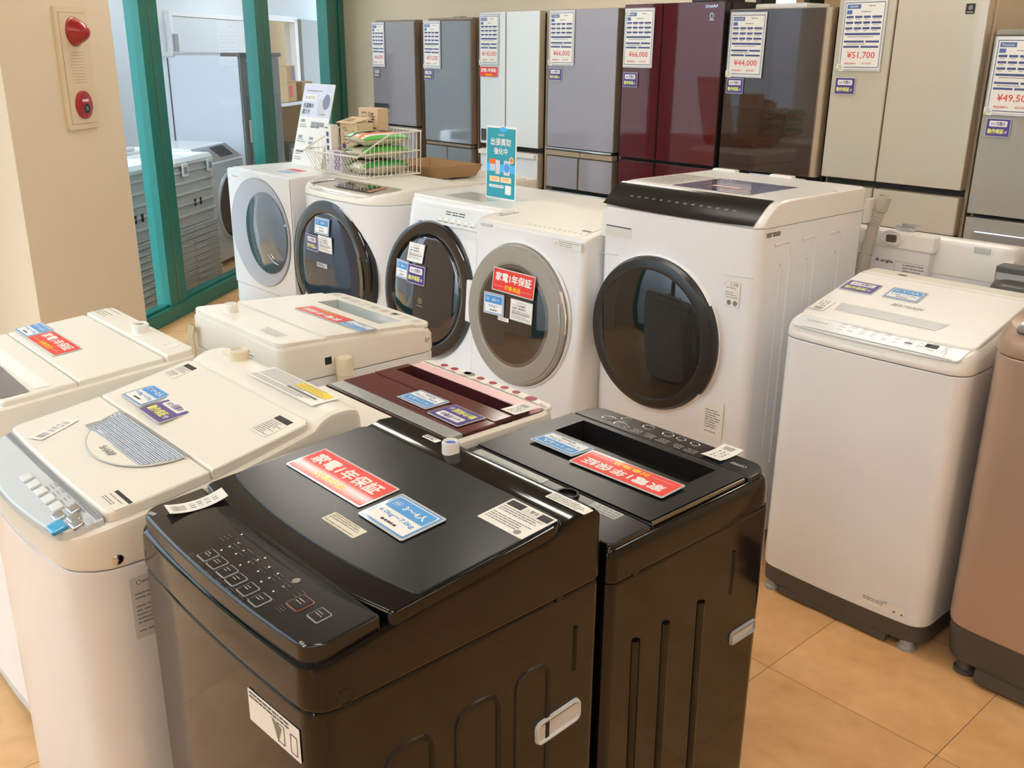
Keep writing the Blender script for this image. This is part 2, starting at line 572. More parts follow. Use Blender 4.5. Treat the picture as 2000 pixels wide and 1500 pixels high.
def pbox(mb, m, s0, s1, e0, e1, z0, z1, bev=0.0):
    "box in the glazed-wall frame"
    B = Matrix(((TV.x, -NV.x, 0, 0), (TV.y, -NV.y, 0, 0), (0, 0, 1, 0), (0, 0, 0, 1)))
    o = gp(0, 0)
    return box(mb, m, s0, s1, e0, e1, z0, z1, bev, M=Matrix.Translation(o) @ B)

def pquad(mb, m, s0, s1, e, z0, z1):
    return mb.add([gp(s0, e, z0), gp(s1, e, z0), gp(s1, e, z1), gp(s0, e, z1)], [(0, 1, 2, 3)], m)

CZ = 2.70
LFT = [gp(-6.5, 0), gp(3.3, 0), gp(4.3, 0), gp(4.3, 1.9), gp(14.0, 1.9), gp(14.0, 4.2)]
f = MB()
pts = [gp(-6.5, 0), gp(4.3, 0), gp(4.3, 1.7), gp(8.0, 4.2), gp(15.0, 4.2), (4.5, 8.0, 0), (4.5, -6.5, 0)]
pts = [Vector(p) for p in pts]
f.add(pts, [tuple(range(len(pts)))], FLOOR)
struct(f, 'floor')
f = MB()
f.add([p + Vector((0, 0, CZ)) for p in pts], [tuple(reversed(range(len(pts))))], CEILW)
struct(f, 'ceiling')

f = MB()   # beige pillar that carries the alarm panel
pbox(f, WALL, 3.262, 4.012, -0.58, 0.25, 0, CZ, 0.004)
struct(f, 'wall_left')
f = MB()   # beige wall behind the refrigerators, with its return to the glazed wall
box(f, WALL, -6.05, -3.63, 5.33, 5.45, 0, CZ)
f.add([(-7.75, 4.923, 0), (-6.05, 5.33, 0), (-6.05, 5.45, 0), (-7.75, 5.45, 0), (-7.75, 4.923, CZ), (-6.05, 5.33, CZ), (-6.05, 5.45, CZ), (-7.75, 5.45, CZ)], [(3, 2, 1, 0), (4, 5, 6, 7), (0, 1, 5, 4), (1, 2, 6, 5), (2, 3, 7, 6), (3, 0, 4, 7)], WALL)
box(f, WALL, -2.55, 4.5, 5.33, 5.45, 0, CZ)
struct(f, 'wall_back')
f = MB()
box(f, DARK, -3.63, -3.595, 5.30, 5.46, 0, CZ)
struct(f, 'trim_1')
f = MB()
box(f, DARK, -3.30, -3.265, 5.30, 5.46, 0, CZ)
struct(f, 'trim_2')
f = MB()
box(f, WALLP, -5.0, 4.5, 7.9, 8.0, 0, CZ)
struct(f, 'wall_rear_room')
f = MB()
box(f, WALL, 4.4, 4.5, -6.5, 8.0, 0, CZ)
struct(f, 'wall_right')
f = MB()
box(f, WALL, 2.0, 4.5, -6.5, -6.4, 0, CZ)
pbox(f, WALL, -6.5, 0.24, -0.05, 0.1, 0, CZ)  # unseen wall added to narrow the shop-front daylight
pbox(f, WALL, 2.66, 3.262, -0.05, 0.1, 0, CZ)  # unseen wall piece added to keep sky light off the pillar's side
struct(f, 'wall_front')

# glazed wall to the stock room
GLASS = glass('window_glass', (243, 247, 248))
def post(name, s0, s1, seam):
    m = MB()
    pbox(m, GREEN_AL, s0, seam - 0.004, -0.045, 0.045, 0, CZ, 0.004)
    pbox(m, GREEN_AL, seam + 0.004, s1, -0.04, 0.045, 0, CZ, 0.004)
    pbox(m, BRONZE, seam - 0.004, seam + 0.004, -0.047, 0.047, 0, CZ)
    return struct(m, name)
post('trim_3', 5.19, 5.40, 5.292)
post('trim_4', 6.722, 6.967, 6.85)
m = MB()
pbox(m, GREEN_AL, 8.167, 8.33, -0.045, 0.045, 0, CZ, 0.004)
pbox(m, BRONZE, 8.33, 8.338, -0.047, 0.047, 0, CZ)
pbox(m, GREEN_AL, 8.338, 8.44, -0.04, 0.045, 0, CZ, 0.004)
pbox(m, GREEN_AL, 8.445, 8.56, -0.055, 0.05, 0, CZ, 0.004)
struct(m, 'trim_5')
def rail(name, s0, s1):
    m = MB()
    pbox(m, GREEN_AL, s0, s1, -0.055, 0.05, 0, 0.088, 0.005)
    pbox(m, GREEN_AL, s0, s1, -0.03, 0.03, 0.088, 0.104, 0.003)
    return struct(m, name)
rail('baseboard_1', 4.012, 5.30); rail('baseboard_2', 5.30, 6.85); rail('baseboard_3', 6.85, 8.34)
for i, (a, b) in enumerate(((4.012, 5.19), (5.40, 6.722), (6.967, 8.167))):
    m = MB(); pquad(m, GLASS, a, b, 0.0, 0.10, CZ)
    struct(m, 'window_%d' % (i + 1))
# shop front: large panes in the same green frames, to the left of and behind the camera
for i, s in enumerate((2.6, 1.45, 0.3)):
    m = MB(); pbox(m, GREEN_AL, s - 0.06, s + 0.06, -0.05, 0.05, 0, CZ, 0.004)
    struct(m, 'trim_%d' % (i + 6))
m = MB(); pbox(m, GREEN_AL, 0.3, 2.6, -0.055, 0.055, 0, 0.12); pbox(m, GREEN_AL, 0.3, 2.6, -0.05, 0.05, 2.5, CZ)
struct(m, 'baseboard_4')
m = MB(); pquad(m, GLASS, 0.3, 2.6, 0.0, 0.12, 2.5)
struct(m, 'window_4')
portal('shop_front_daylight', 0.3, 2.6, 0.03, 0.12, 2.5)
m = MB(); c = [gp(-40, 0.06, -0.06), gp(4.3, 0.06, -0.06), gp(4.3, 2.0, -0.06), gp(30, 60, -0.06), gp(-40, 60, -0.06)]
m.add(c, [tuple(range(5))], ASPHALT)
struct(m, 'ground')

# stock room behind the glass
m = MB()
pbox(m, WALLW, 4.3, 10.75, 1.75, 1.85, 0, CZ)
pbox(m, WALLW, 10.75, 11.9, 1.75, 1.85, 1.86, CZ)
pbox(m, WALLW, 11.9, 14.0, 1.75, 1.85, 0, CZ)
struct(m, 'wall_stock_room')
m = MB(); pbox(m, WALLP, 9.8, 14.6, 2.6, 2.7, 0, CZ)
struct(m, 'wall_passage')
m = MB(); pbox(m, WALLW, 14.0, 14.1, 0.6, 1.75, 0, CZ)
struct(m, 'wall_stock_end')
m = MB()   # white flush door in the stock room's back wall
pbox(m, WALLW, 8.86, 10.62, 1.71, 1.75, 0, 1.835, 0.003)
struct(m, 'door_1')
m = MB()
for a, b, z0, z1 in ((8.80, 8.86, 0, 1.88), (10.62, 10.75, 0, 1.88), (8.86, 10.62, 1.838, 1.88)):
    pbox(m, WSTEEL, a, b, 1.70, 1.75, z0, z1, 0.003)
pbox(m, DARK, 8.86, 10.62, 1.715, 1.748, 1.834, 1.84)
pbox(m, DARK, 8.855, 8.862, 1.715, 1.748, 0.0, 1.84)
struct(m, 'trim_11')
m = MB()
for z in (1.58, 0.86):
    pbox(m, GREYP, 8.83, 8.90, 1.68, 1.71, z - 0.10, z + 0.10, 0.004)
m.build('hinge', bpy.data.objects['door_1'])
m = MB()
for a, b, z0, z1 in ((10.75, 10.82, 0, 1.90), (11.84, 11.94, 0, 1.90), (10.75, 11.94, 1.86, 1.92)):
    pbox(m, WSTEEL, a, b, 1.69, 1.76, z0, z1, 0.003)
struct(m, 'trim_12')
m = MB()
pbox(m, pm('grey_door_leaf', (170, 174, 172), 0.5), 11.98, 12.95, 1.66, 1.74, 0.02, 1.9, 0.004)
struct(m, 'door_2')
m = MB(); pbox(m, GREYP, 12.80, 12.90, 1.62, 1.66, 0.95, 1.1, 0.004); m.build('door_handle', bpy.data.objects['door_2'])
# stock room daylight window at its left end
def portal_end():
    l = bpy.data.lights.new('stock_room_daylight', 'AREA'); l.shape = 'RECTANGLE'; l.size = 1.6; l.size_y = 2.5
    l.cycles.is_portal = True
    o = bpy.data.objects.new('stock_room_daylight', l); COL.objects.link(o)
    c = gp(4.33, 0.9, 1.35); z = -TV; y = Vector((0, 0, 1)); x = y.cross(z)
    o.matrix_world = Matrix(((x.x, y.x, z.x, c.x), (x.y, y.y, z.y, c.y), (x.z, y.z, z.z, c.z), (0, 0, 0, 1)))
portal_end()
m = MB()
m.add([gp(4.3, 0.05, 0.1), gp(4.3, 1.75, 0.1), gp(4.3, 1.75, 2.6), gp(4.3, 0.05, 2.6)], [(0, 1, 2, 3)], GLASS)
struct(m, 'window_5')

# ------------------------------------------------------------------ ceiling lights
FIX = pm('fixture_white', (240, 238, 230), 0.4)
def fixture(x, y, where, TUBE=TUBE, rz=0.0):
    t = thing('ceiling_light', 'white twin tube ceiling light ' + where, 'ceiling light', (x, y, CZ), rz, 'twin tube ceiling lights')
    a = MB(); box(a, FIX, -0.63, 0.63, -0.11, 0.11, -0.05, -0.002, 0.006); a.build('housing', t)
    for sy in (-0.055, 0.055):
        b = MB(); tube(b, TUBE, [(-0.6, sy, -0.075), (0.6, sy, -0.075)], 0.016, 10); b.build('lamp_tube', t)
        e = MB()
        for sx in (-0.615, 0.615): box(e, FIX, sx - 0.015, sx + 0.015, sy - 0.02, sy + 0.02, -0.095, -0.045, 0.003)
        e.build('lamp_holder', t)
LIGHTS = [(-4.2, 2.15, 'over the front-loading washers, left end'), (-2.2, 2.15, 'over the front-loading washers, right end'),
          (-0.1, 2.15, 'over the champagne washer'), (-6.5, 3.5, 'in front of the leftmost refrigerator'),
          (-4.2, 4.25, 'in front of the silver refrigerator'), (-2.0, 4.25, 'in front of the large beige refrigerator'),
          (0.3, 4.25, 'in front of the refrigerator at the right end'), (1.9, 2.15, 'over the champagne washer, further right'), (2.4, 4.25, 'in the far right corner'),
          (-1.9, -1.1, 'added as fill behind the camera, by the shop front'), (0.2, -1.1, 'added as fill behind the camera, middle of the row'), (2.3, -1.1, 'added as fill behind the camera, right of the row'), (2.2, -3.3, 'in the near right corner'), (-2.4, 0.1, 'over the leftmost white washer'),  # row behind the camera added to light the washer fronts
          (-0.3, 0.1, 'over the front black washer'), (1.8, 0.1, 'over the aisle on the right'), (0.0, -3.3, 'over the aisle behind the camera')]
for x, y, w in LIGHTS:
    fixture(x, y, w)
COOL = pm('added_cool_tube', (238, 243, 255), 0.4, emit=34.0)  # unseen tubes added to brighten the stock room
for s, w in ((5.6, 'added as fill over the crates in the stock room'), (7.6, 'added as fill over the stock room refrigerator'), (9.8, 'added as fill over the stock room shelf')):
    p = gp(s, 0.9)
    fixture(p.x, p.y, w, COOL, math.atan2(TV.y, TV.x))
def pendant():
    t = thing('pendant_lamp', 'glowing white drum pendant lamp in the room beyond the refrigerators', 'lamp', (-3.45, 6.2, CZ))
    a = MB(); lathe(a, pm('lit_shade', (255, 236, 205), 0.5, emit=6.0), [(0.001, -0.72), (0.085, -0.72), (0.085, -0.86), (0.001, -0.86)], Matrix(), 24); a.build('lamp_shade', t)
    b = MB(); tube(b, DGREY, [(0, 0, -0.72), (0, 0, 0)], 0.004, 6); b.build('cord', t)
pendant()
# ------------------------------------------------------------------ laminated cards
CT = 0.0016
def base_card(mb, m, w, h, clear=0.004):
    rrect(mb, CLEAR_EDGE, -w / 2, w / 2, -h / 2, h / 2, 0.004, 0.0, CT * 0.6)
    rrect(mb, m, -w / 2 + clear, w / 2 - clear, -h / 2 + clear, h / 2 - clear, 0.002, CT * 0.6, CT * 0.4)
CLEAR_EDGE = pm('laminate_edge', (206, 208, 208), 0.08, coat=1.0)
Z1, Z2 = CT + 0.0003, CT + 0.0006

def card_red(w=0.216, h=0.084):
    mb = MB(); base_card(mb, RED, w, h)
    text(mb, CWHITE, '家電1年保証', 0, h * 0.14, w=w * 0.84, h=h * 0.36, z=Z1, bold=0.03)
    text(mb, CYEL, '対象商品', 0, -h * 0.27, w=w * 0.38, h=h * 0.20, z=Z1, bold=0.025)
    for s in (-1, 1):
        rect(mb, CWHITE, s * w * 0.33 - w * 0.11, s * w * 0.33 + w * 0.11, -h * 0.275, -h * 0.265, Z1)
    return mb

def card_blue(people, kilos, w=0.114, h=0.082):
    mb = MB(); base_card(mb, BLUEB, w, h)
    a, b = w / 2 - 0.0075, h / 2 - 0.0075
    rrect(mb, CWHITE, -a, a, -b, b, 0.002, Z1)
    rrect(mb, BLUE, -a + 0.002, a - 0.002, h * 0.02, b - 0.002, 0.003, Z2)
    frame2(mb, CWHITE, -w * 0.36, -w * 0.22, h * 0.14, h * 0.27, 0.0006, Z2 + 0.0002)
    text(mb, CWHITE, '目安', -w * 0.29, h * 0.205, w=w * 0.10, h=h * 0.07, z=Z2 + 0.0002, bold=0.01)
    text(mb, CWHITE, people, w * 0.10, h * 0.205, w=w * (0.115 * len(people)), h=h * 0.17, z=Z2 + 0.0002, bold=0.03)
    text(mb, BLUE, kilos, 0, -h * 0.12, w=w * min(0.74, 0.075 * len(kilos)), h=h * 0.13, z=Z2, bold=0.02)
    rrect(mb, INK, -w * 0.16, -w * 0.10, -h * 0.325, -h * 0.265, 0.001, Z2)
    greek(mb, INK, -w * 0.085, w * 0.16, -h * 0.32, -h * 0.255, 1, Z2, fill=0.8, seed=3, ragged=0.0)
    return mb

def card_purple(w=0.108, h=0.080):
    mb = MB(); base_card(mb, PURPLE, w, h, 0.003)
    rrect(mb, CWHITE, -w * 0.36, w * 0.36, h * 0.05, h * 0.36, 0.004, Z1)
    text(mb, PURPLE, '6ヶ月間の', 0, h * 0.205, w=w * 0.56, h=h * 0.19, z=Z2, bold=0.02)
    text(mb, CLIME, '動作保証', -w * 0.07, -h * 0.20, w=w * 0.64, h=h * 0.25, z=Z1, bold=0.03)
    text(mb, CWHITE, '付', w * 0.335, -h * 0.23, w=w * 0.11, h=h * 0.15, z=Z1, bold=0.02)
    return mb

def card_note(w=0.114, h=0.080):
    mb = MB(); base_card(mb, CWHITE, w, h, 0.003)
    rows = ('ドラム式洗濯機の', '返品時・搬送費用は', '保証に含まれておりません')
    greek(mb, INKG, -w * 0.22, w * 0.22, h * 0.34, h * 0.40, 1, Z1, ragged=0.0)
    for i, r in enumerate(rows):
        text(mb, INK, r, -w * 0.40, h * (0.24 - 0.145 * i), w=w * (0.60, 0.62, 0.80)[i], h=h * 0.085, z=Z1, bold=0.01, left=True)
    rect(mb, INKG, -w * 0.42, w * 0.40, -h * 0.165, -h * 0.12, Z1)
    greek(mb, INKG, -w * 0.42, w * 0.42, -h * 0.42, -h * 0.19, 4, Z1, fill=0.35, seed=5)
    return mb

def card_tag(w=0.088, h=0.034, bend=0.0):
    "paper price slip with a bar code"
    mb = MB(); n = 10
    z = lambda x: bend * (x / (w / 2)) ** 2 if bend else 0.0
    for i in range(n):
        a, b = -w / 2 + w * i / n, -w / 2 + w * (i + 1) / n
        mb.add([(a, -h / 2, z(a)), (b, -h / 2, z(b)), (b, h / 2, z(b)), (a, h / 2, z(a))], [(0, 1, 2, 3)], PAPER)
        mb.add([(a, -h / 2, z(a) + 0.0006), (b, -h / 2, z(b) + 0.0006), (b, h / 2, z(b) + 0.0006), (a, h / 2, z(a) + 0.0006)], [(0, 1, 2, 3)], PAPER)
    up = lambda x: z(x) + 0.001
    rnd = random.Random(4); x = -w * 0.42
    while x < -w * 0.20:
        t = rnd.choice((0.0006, 0.001, 0.0015)); mb.add([(x, -h * 0.3, up(x)), (x + t, -h * 0.3, up(x)), (x + t, h * 0.22, up(x)), (x, h * 0.22, up(x))], [(0, 1, 2, 3)], INKG); x += t + 0.0011
    for k in range(4):
        xa = -w * 0.12 + k * w * 0.13
        for r in range(3):
            mb.add([(xa, h * (0.25 - 0.2 * r), up(xa)), (xa + w * 0.09, h * (0.25 - 0.2 * r), up(xa + w * 0.09)), (xa + w * 0.09, h * (0.17 - 0.2 * r), up(xa + w * 0.09)), (xa, h * (0.17 - 0.2 * r), up(xa))], [(0, 1, 2, 3)], INKG if (k + r) % 3 else LGREY)
    return mb

GRP = {'red': ('warranty_card', 'warranty card', 'red one-year warranty cards'), 'blue': ('capacity_card', 'capacity card', 'blue washing capacity cards'),
       'purple': ('guarantee_card', 'guarantee card', 'purple six-month guarantee cards'), 'note': ('notice_card', 'notice card', 'white drum washer notice cards'),
       'tag': ('price_tag', 'price tag', 'paper price tags')}
def put(kind, mb, M, label):
    n, c, g = GRP[kind]
    o = mb.build(n)
    o.matrix_world = M
    return tag(o, label, c, g)

def sticker(mb, m, w, h, M, th=0.0006, r=0.002):
    rrect(mb, m, -w / 2, w / 2, -h / 2, h / 2, r, 0, th, M=M)

def label_part(parent, m, w, h, M, rows=5, head=None, ink=INK, seed=1, name='sticker', extra=None):
    b = MB(); sticker(b, m, w, h, M)
    if head:
        rect(b, head, -w * 0.46, w * 0.46, h * 0.24, h * 0.45, 0.0009, M)
        greek(b, ink, -w * 0.45, w * 0.45, -h * 0.45, h * 0.20, rows, 0.0009, M, seed=seed)
    else:
        greek(b, ink, -w * 0.45, w * 0.45, -h * 0.44, h * 0.44, rows, 0.0009, M, seed=seed)
    if extra: extra(b, M)
    return b.build(name, parent)

def feet(t, m, hw, y0, y1, h=0.045, r=0.024):
    for x in (-hw, hw):
        for y in (y0, y1):
            b = MB(); lathe(b, m, [(0.001, h + 0.02), (r * 0.7, h + 0.02), (r * 0.75, 0.014), (r, 0.010), (r, 0.0), (0.001, 0.0)], Matrix.Translation((x, y, 0)), 20)
            b.build('foot', t)

def interp(pts):
    def f(y):
        if y <= pts[0][0]: return pts[0][1]
        for (a, b), (c, d) in zip(pts, pts[1:]):
            if y <= c: 
                u = (y - a) / (c - a)
                return b + (d - b) * u
        return pts[-1][1]
    return f
def smooth(pts, k=0.02):
    g = interp(pts)
    return lambda y: (g(y - k) + g(y - k / 2) + g(y) * 2 + g(y + k / 2) + g(y + k)) / 6

def inlet(t, x, y, z, ring=WHITE, cap=BTNBLUE, r=0.019):
    b = MB(); lathe(b, ring, [(r * 1.2, 0), (r, 0.004), (r, 0.024), (r * 0.85, 0.027), (r * 0.7, 0.022), (0.001, 0.022)], Matrix.Translation((x, y, z)), 24)
    o = b.build('water_inlet', t)
    b = MB(); oval(b, cap, 0, 0, r * 0.6, r * 0.6, 0.0232, 16, Matrix.Translation((x, y, z))); b.build('inlet_cap', o)

def grip(t, side_frame, w, h, m=LGREY, inner=None):
    "moulded side grip: rounded rim round a shallow sloping hollow"
    b = MB()
    r = h * 0.3; n = 6
    def loop(k, z):
        pts = []
        a, c = w / 2 - k, h / 2 - k; rr = max(r - k, 0.002)
        for cx, cy, a0 in ((a - rr, c - rr, 0), (-a + rr, c - rr, 90), (-a + rr, -c + rr, 180), (a - rr, -c + rr, 270)):
            for i in range(n + 1):
                t_ = math.radians(a0 + 90 * i / n); pts.append((cx + rr * math.cos(t_), cy + rr * math.sin(t_), z))
        return pts
    loops = [loop(0, 0.0), loop(0.0015, 0.005), loop(0.004, 0.0055), loop(0.006, 0.001)]
    N = len(loops[0]); vs = [p for l in loops for p in l]
    fs = [(k * N + i, k * N + (i + 1) % N, (k + 1) * N + (i + 1) % N, (k + 1) * N + i) for k in range(3) for i in range(N)]
    b.add(vs, fs, m, side_frame); b.add(loops[3], [tuple(range(N))], inner or m, side_frame)
    rect(b, DARK, -w / 2 + 0.010, w / 2 - 0.010, h / 2 - 0.010, h / 2 - 0.0062, 0.0016, side_frame)
    return b.build('side_grip', t)

PRESS = pm('pressed_black_steel', (12, 11, 10), 0.3, spec=0.25)
# ------------------------------------------------------------------ A  black washer in front
def black_front_washer():
    t = thing('washing_machine', 'glossy black top-loading washer in front, its panel of square buttons towards the viewer', 'washing machine', (-1.15, 0.487, 0), 0, 'top-loading washing machines')
    hw, d = 0.265, 0.522
    b = MB(); hull(b, BLACK, hw, 0, d, 0.035, 0.02, [(0.006, 0.05), (0, 0.056), (0, 0.770), (0.003, 0.776)], bf=0.010)
    for y0, y1, z1 in ((0.10, 0.178, 0.668), (0.222, 0.302, 0.672), (0.338, 0.405, 0.676)):
        rib_u(b, PRESS, hw - 0.0045, y0, y1, 0.10, z1, 0.0075, 0)
    tube(b, PRESS, [(hw - 0.004, 0.464, 0.632), (hw - 0.004, 0.464, 0.712)], 0.007, 8)
    b.build('cabinet', t)
    sh = interp([(-0.02, 0.842), (0.007, 0.844), (0.12, 0.860), (0.30, 0.876), (0.41, 0.885), (0.455, 0.905), (0.50, 0.903), (0.522, 0.888)])
    b = MB(); hull(b, BLACK, hw, 0, d, 0.035, 0.02, [(0.001, 0.779), (-0.0015, 0.785), (0, lambda y: sh(y) - 0.010), (0.002, lambda y: sh(y) - 0.003), (0.008, sh)], bf=0.010, ns=14)
    M = SR(hw + 0.0005, 0.046, 0.792)
    lathe(b, BLACK, [(0.013, 0), (0.0125, 0.0015), (0.0105, 0.0015), (0.010, 0.0)], M, 24)
    rrect(b, DARK, -0.007, 0.007, -0.030, 0.030, 0.003, 0.0008, M=SR(hw, 0.425, 0.802))
    b.build('top_housing', t)
    pl = lambda y: 0.869 + 0.075 * y
    b = MB(); slab(b, BLACKP, 0.254, 0.006, 0.112, 0.030, 0.006, pl, 0.030, 0.004, bf=0.012, bb=0.028, ns=5)
    for x, y in ((-0.045, 0.040), (-0.045, 0.053), (-0.045, 0.067), (-0.064, 0.082), (0.012, 0.040), (0.014, 0.052), (0.018, 0.064), (0.021, 0.074), (0.072, 0.040), (0.072, 0.052), (0.071, 0.066), (-0.02, 0.062), (-0.02, 0.05), (0.105, 0.04), (0.105, 0.055), (0.045, 0.05), (0.047, 0.066)):
        oval(b, PAPER, 0, 0, 0.0016, 0.0016, 0.0006, 10, UP(x, y, pl(y), 0, 0.075))
    oval(b, INKG, 0, 0, 0.006, 0.006, 0.0006, 16, UP(0.105, 0.075, pl(0.075), 0, 0.075))
    for k in range(8):
        greek(b, DGREY, -0.010, 0.010, -0.006, 0.006, 3, 0.0006, UP(-0.060 + 0.030 * k, 0.002 if k < 6 else 0.026, pl(0.002 if k < 6 else 0.026), 0, 0.075), fill=0.3, seed=k)
        greek(b, pm('faint_print', (54, 52, 50), 0.5), -0.010, 0.010, -0.010, 0.010, 3, 0.0006, UP(-0.07 + 0.03 * k, 0.060, pl(0.060), 0, 0.075), fill=0.3, seed=k + 20)
    text(b, LGREY, '6kg', 0, 0, w=0.014, h=0.006, z=0.0006, M=UP(0.234, 0.008, pl(0.008), 0, 0.075))
    rect(b, GREYP, -0.008, 0.008, -0.004, 0.004, 0.0006, UP(-0.228, 0.014, pl(0.014), 0.3, 0.075))
    b.build('control_panel', t)
    copper = pm('copper_button_rim', (176, 122, 100), 0.3, metal=0.6)
    for i, (x, y) in enumerate(((-0.046, 0.020), (-0.017, 0.0195), (0.014, 0.019), (0.042, 0.018), (0.076, 0.018), (0.110, 0.017), (0.156, 0.051), (0.198, 0.054))):
        M = UP(x, y, pl(y), 0, 0.075); s = 0.0145 if i == 6 else 0.0125
        b = MB(); rrect(b, copper if i == 6 else GREYP, -s, s, -s, s, 0.003, 0, 0.0012, M=M)
        rrect(b, BLACKP, -s + 0.0016, s - 0.0016, -s + 0.0016, s - 0.0016, 0.002, 0.0012, 0.0008, M=M)
        greek(b, GREYP, -s * 0.6, s * 0.6, -s * 0.3, s * 0.4, 2, 0.0024, M, fill=0.3, seed=i)
        b.build('button', t)
    b = MB(); slab(b, BLACK, 0.262, 0.121, 0.442, 0.010, 0.028, pl, 0.026, 0.004, bf=0.028, ns=6)
    o = b.build('lid', t)
    b = MB(); slab(b, SATIN, 0.255, 0.168, 0.436, 0.010, 0.026, lambda y: pl(y) + 0.0022, 0.004, 0.0018, bf=0.026, ns=6); b.build('lid_panel', o)
    pz = lambda y: pl(y) + 0.0022
    label_part(t, LABELC, 0.086, 0.026, UP(0.029, 0.2015, pz(0.2015), 0.0, 0.075), 5, ink=INKG, seed=2)
    def fig(b, M):
        rect(b, INK, -0.030, -0.012, 0.012, 0.030, 0.001, M)
    label_part(t, PAPER, 0.098, 0.074, UP(0.205, 0.392, pz(0.392), 0, 0.075), 9, INK, INKG, 3, extra=lambda b, M: (rect(b, PAPER, -0.012, 0.022, 0.018, 0.034, 0.0011, M), text(b, INK, '⚠警告', 0.005, 0.0255, w=0.028, h=0.010, z=0.0013, M=M), oval(b, INKG, 0.030, -0.028, 0.006, 0.006, 0.001, 16, M)))
    label_part(t, PAPER, 0.084, 0.021, UP(0.228, 0.478, 0.9055, 0, 0), 4, ink=INKG, seed=4)
    label_part(t, PAPER, 0.040, 0.014, UP(-0.116, 0.480, 0.9055, 0, 0), 2, seed=6)
    inlet(t, -0.052, 0.472, 0.897, r=0.0155, cap=pm('inlet_blue', (48, 92, 190), 0.4))
    grip(t, SR(hw, 0.4285, 0.553, 0.06), 0.100, 0.044, LGREY)
    # energy leaflet on the front
    def leaf(b, M):
        for dx in (0.018, 0.048):
            frame2(b, INK, dx - 0.008, dx + 0.008, -0.020, 0.010, 0.0014, 0.001, M)
        b.add([(-0.004, 0.012, 0.001), (0.020, 0.004, 0.001), (0.010, -0.022, 0.001)], [(0, 1, 2)], INKG, M)
    bb = MB(); M = Matrix.Translation((0.168, -0.0066, 0.7195)) @ Matrix.Rotation(0.049, 4, 'Z') @ FR(0, 0, 0); sticker(bb, PAPER, 0.124, 0.052, M); greek(bb, INK, -0.058, 0.05, 0.012, 0.024, 2, 0.001, M, seed=8); leaf(bb, M); bb.build('sticker', t)
    feet(t, DGREY, 0.21, 0.06, 0.46, 0.05)
    T = TM(t)
    put('red', card_red(0.222, 0.080), T @ UP(-0.108, 0.285, pz(0.285) + 0.001, 0.0, 0.075), 'red one-year warranty card on the lid of the front black washer')
    put('blue', card_blue('3〜4人', '6.0kg〜7.0kg', 0.116, 0.084), T @ UP(0.076, 0.274, pz(0.274) + 0.002, -0.02, 0.085), 'blue capacity card for 3 to 4 people on the front black washer')
    put('tag', card_tag(0.092, 0.034, 0.008), T @ UP(-0.200, 0.076, pl(0.076) + 0.001, 1.42, 0.075), 'curled paper price tag on the button panel of the front black washer')
    return t
black_front_washer()

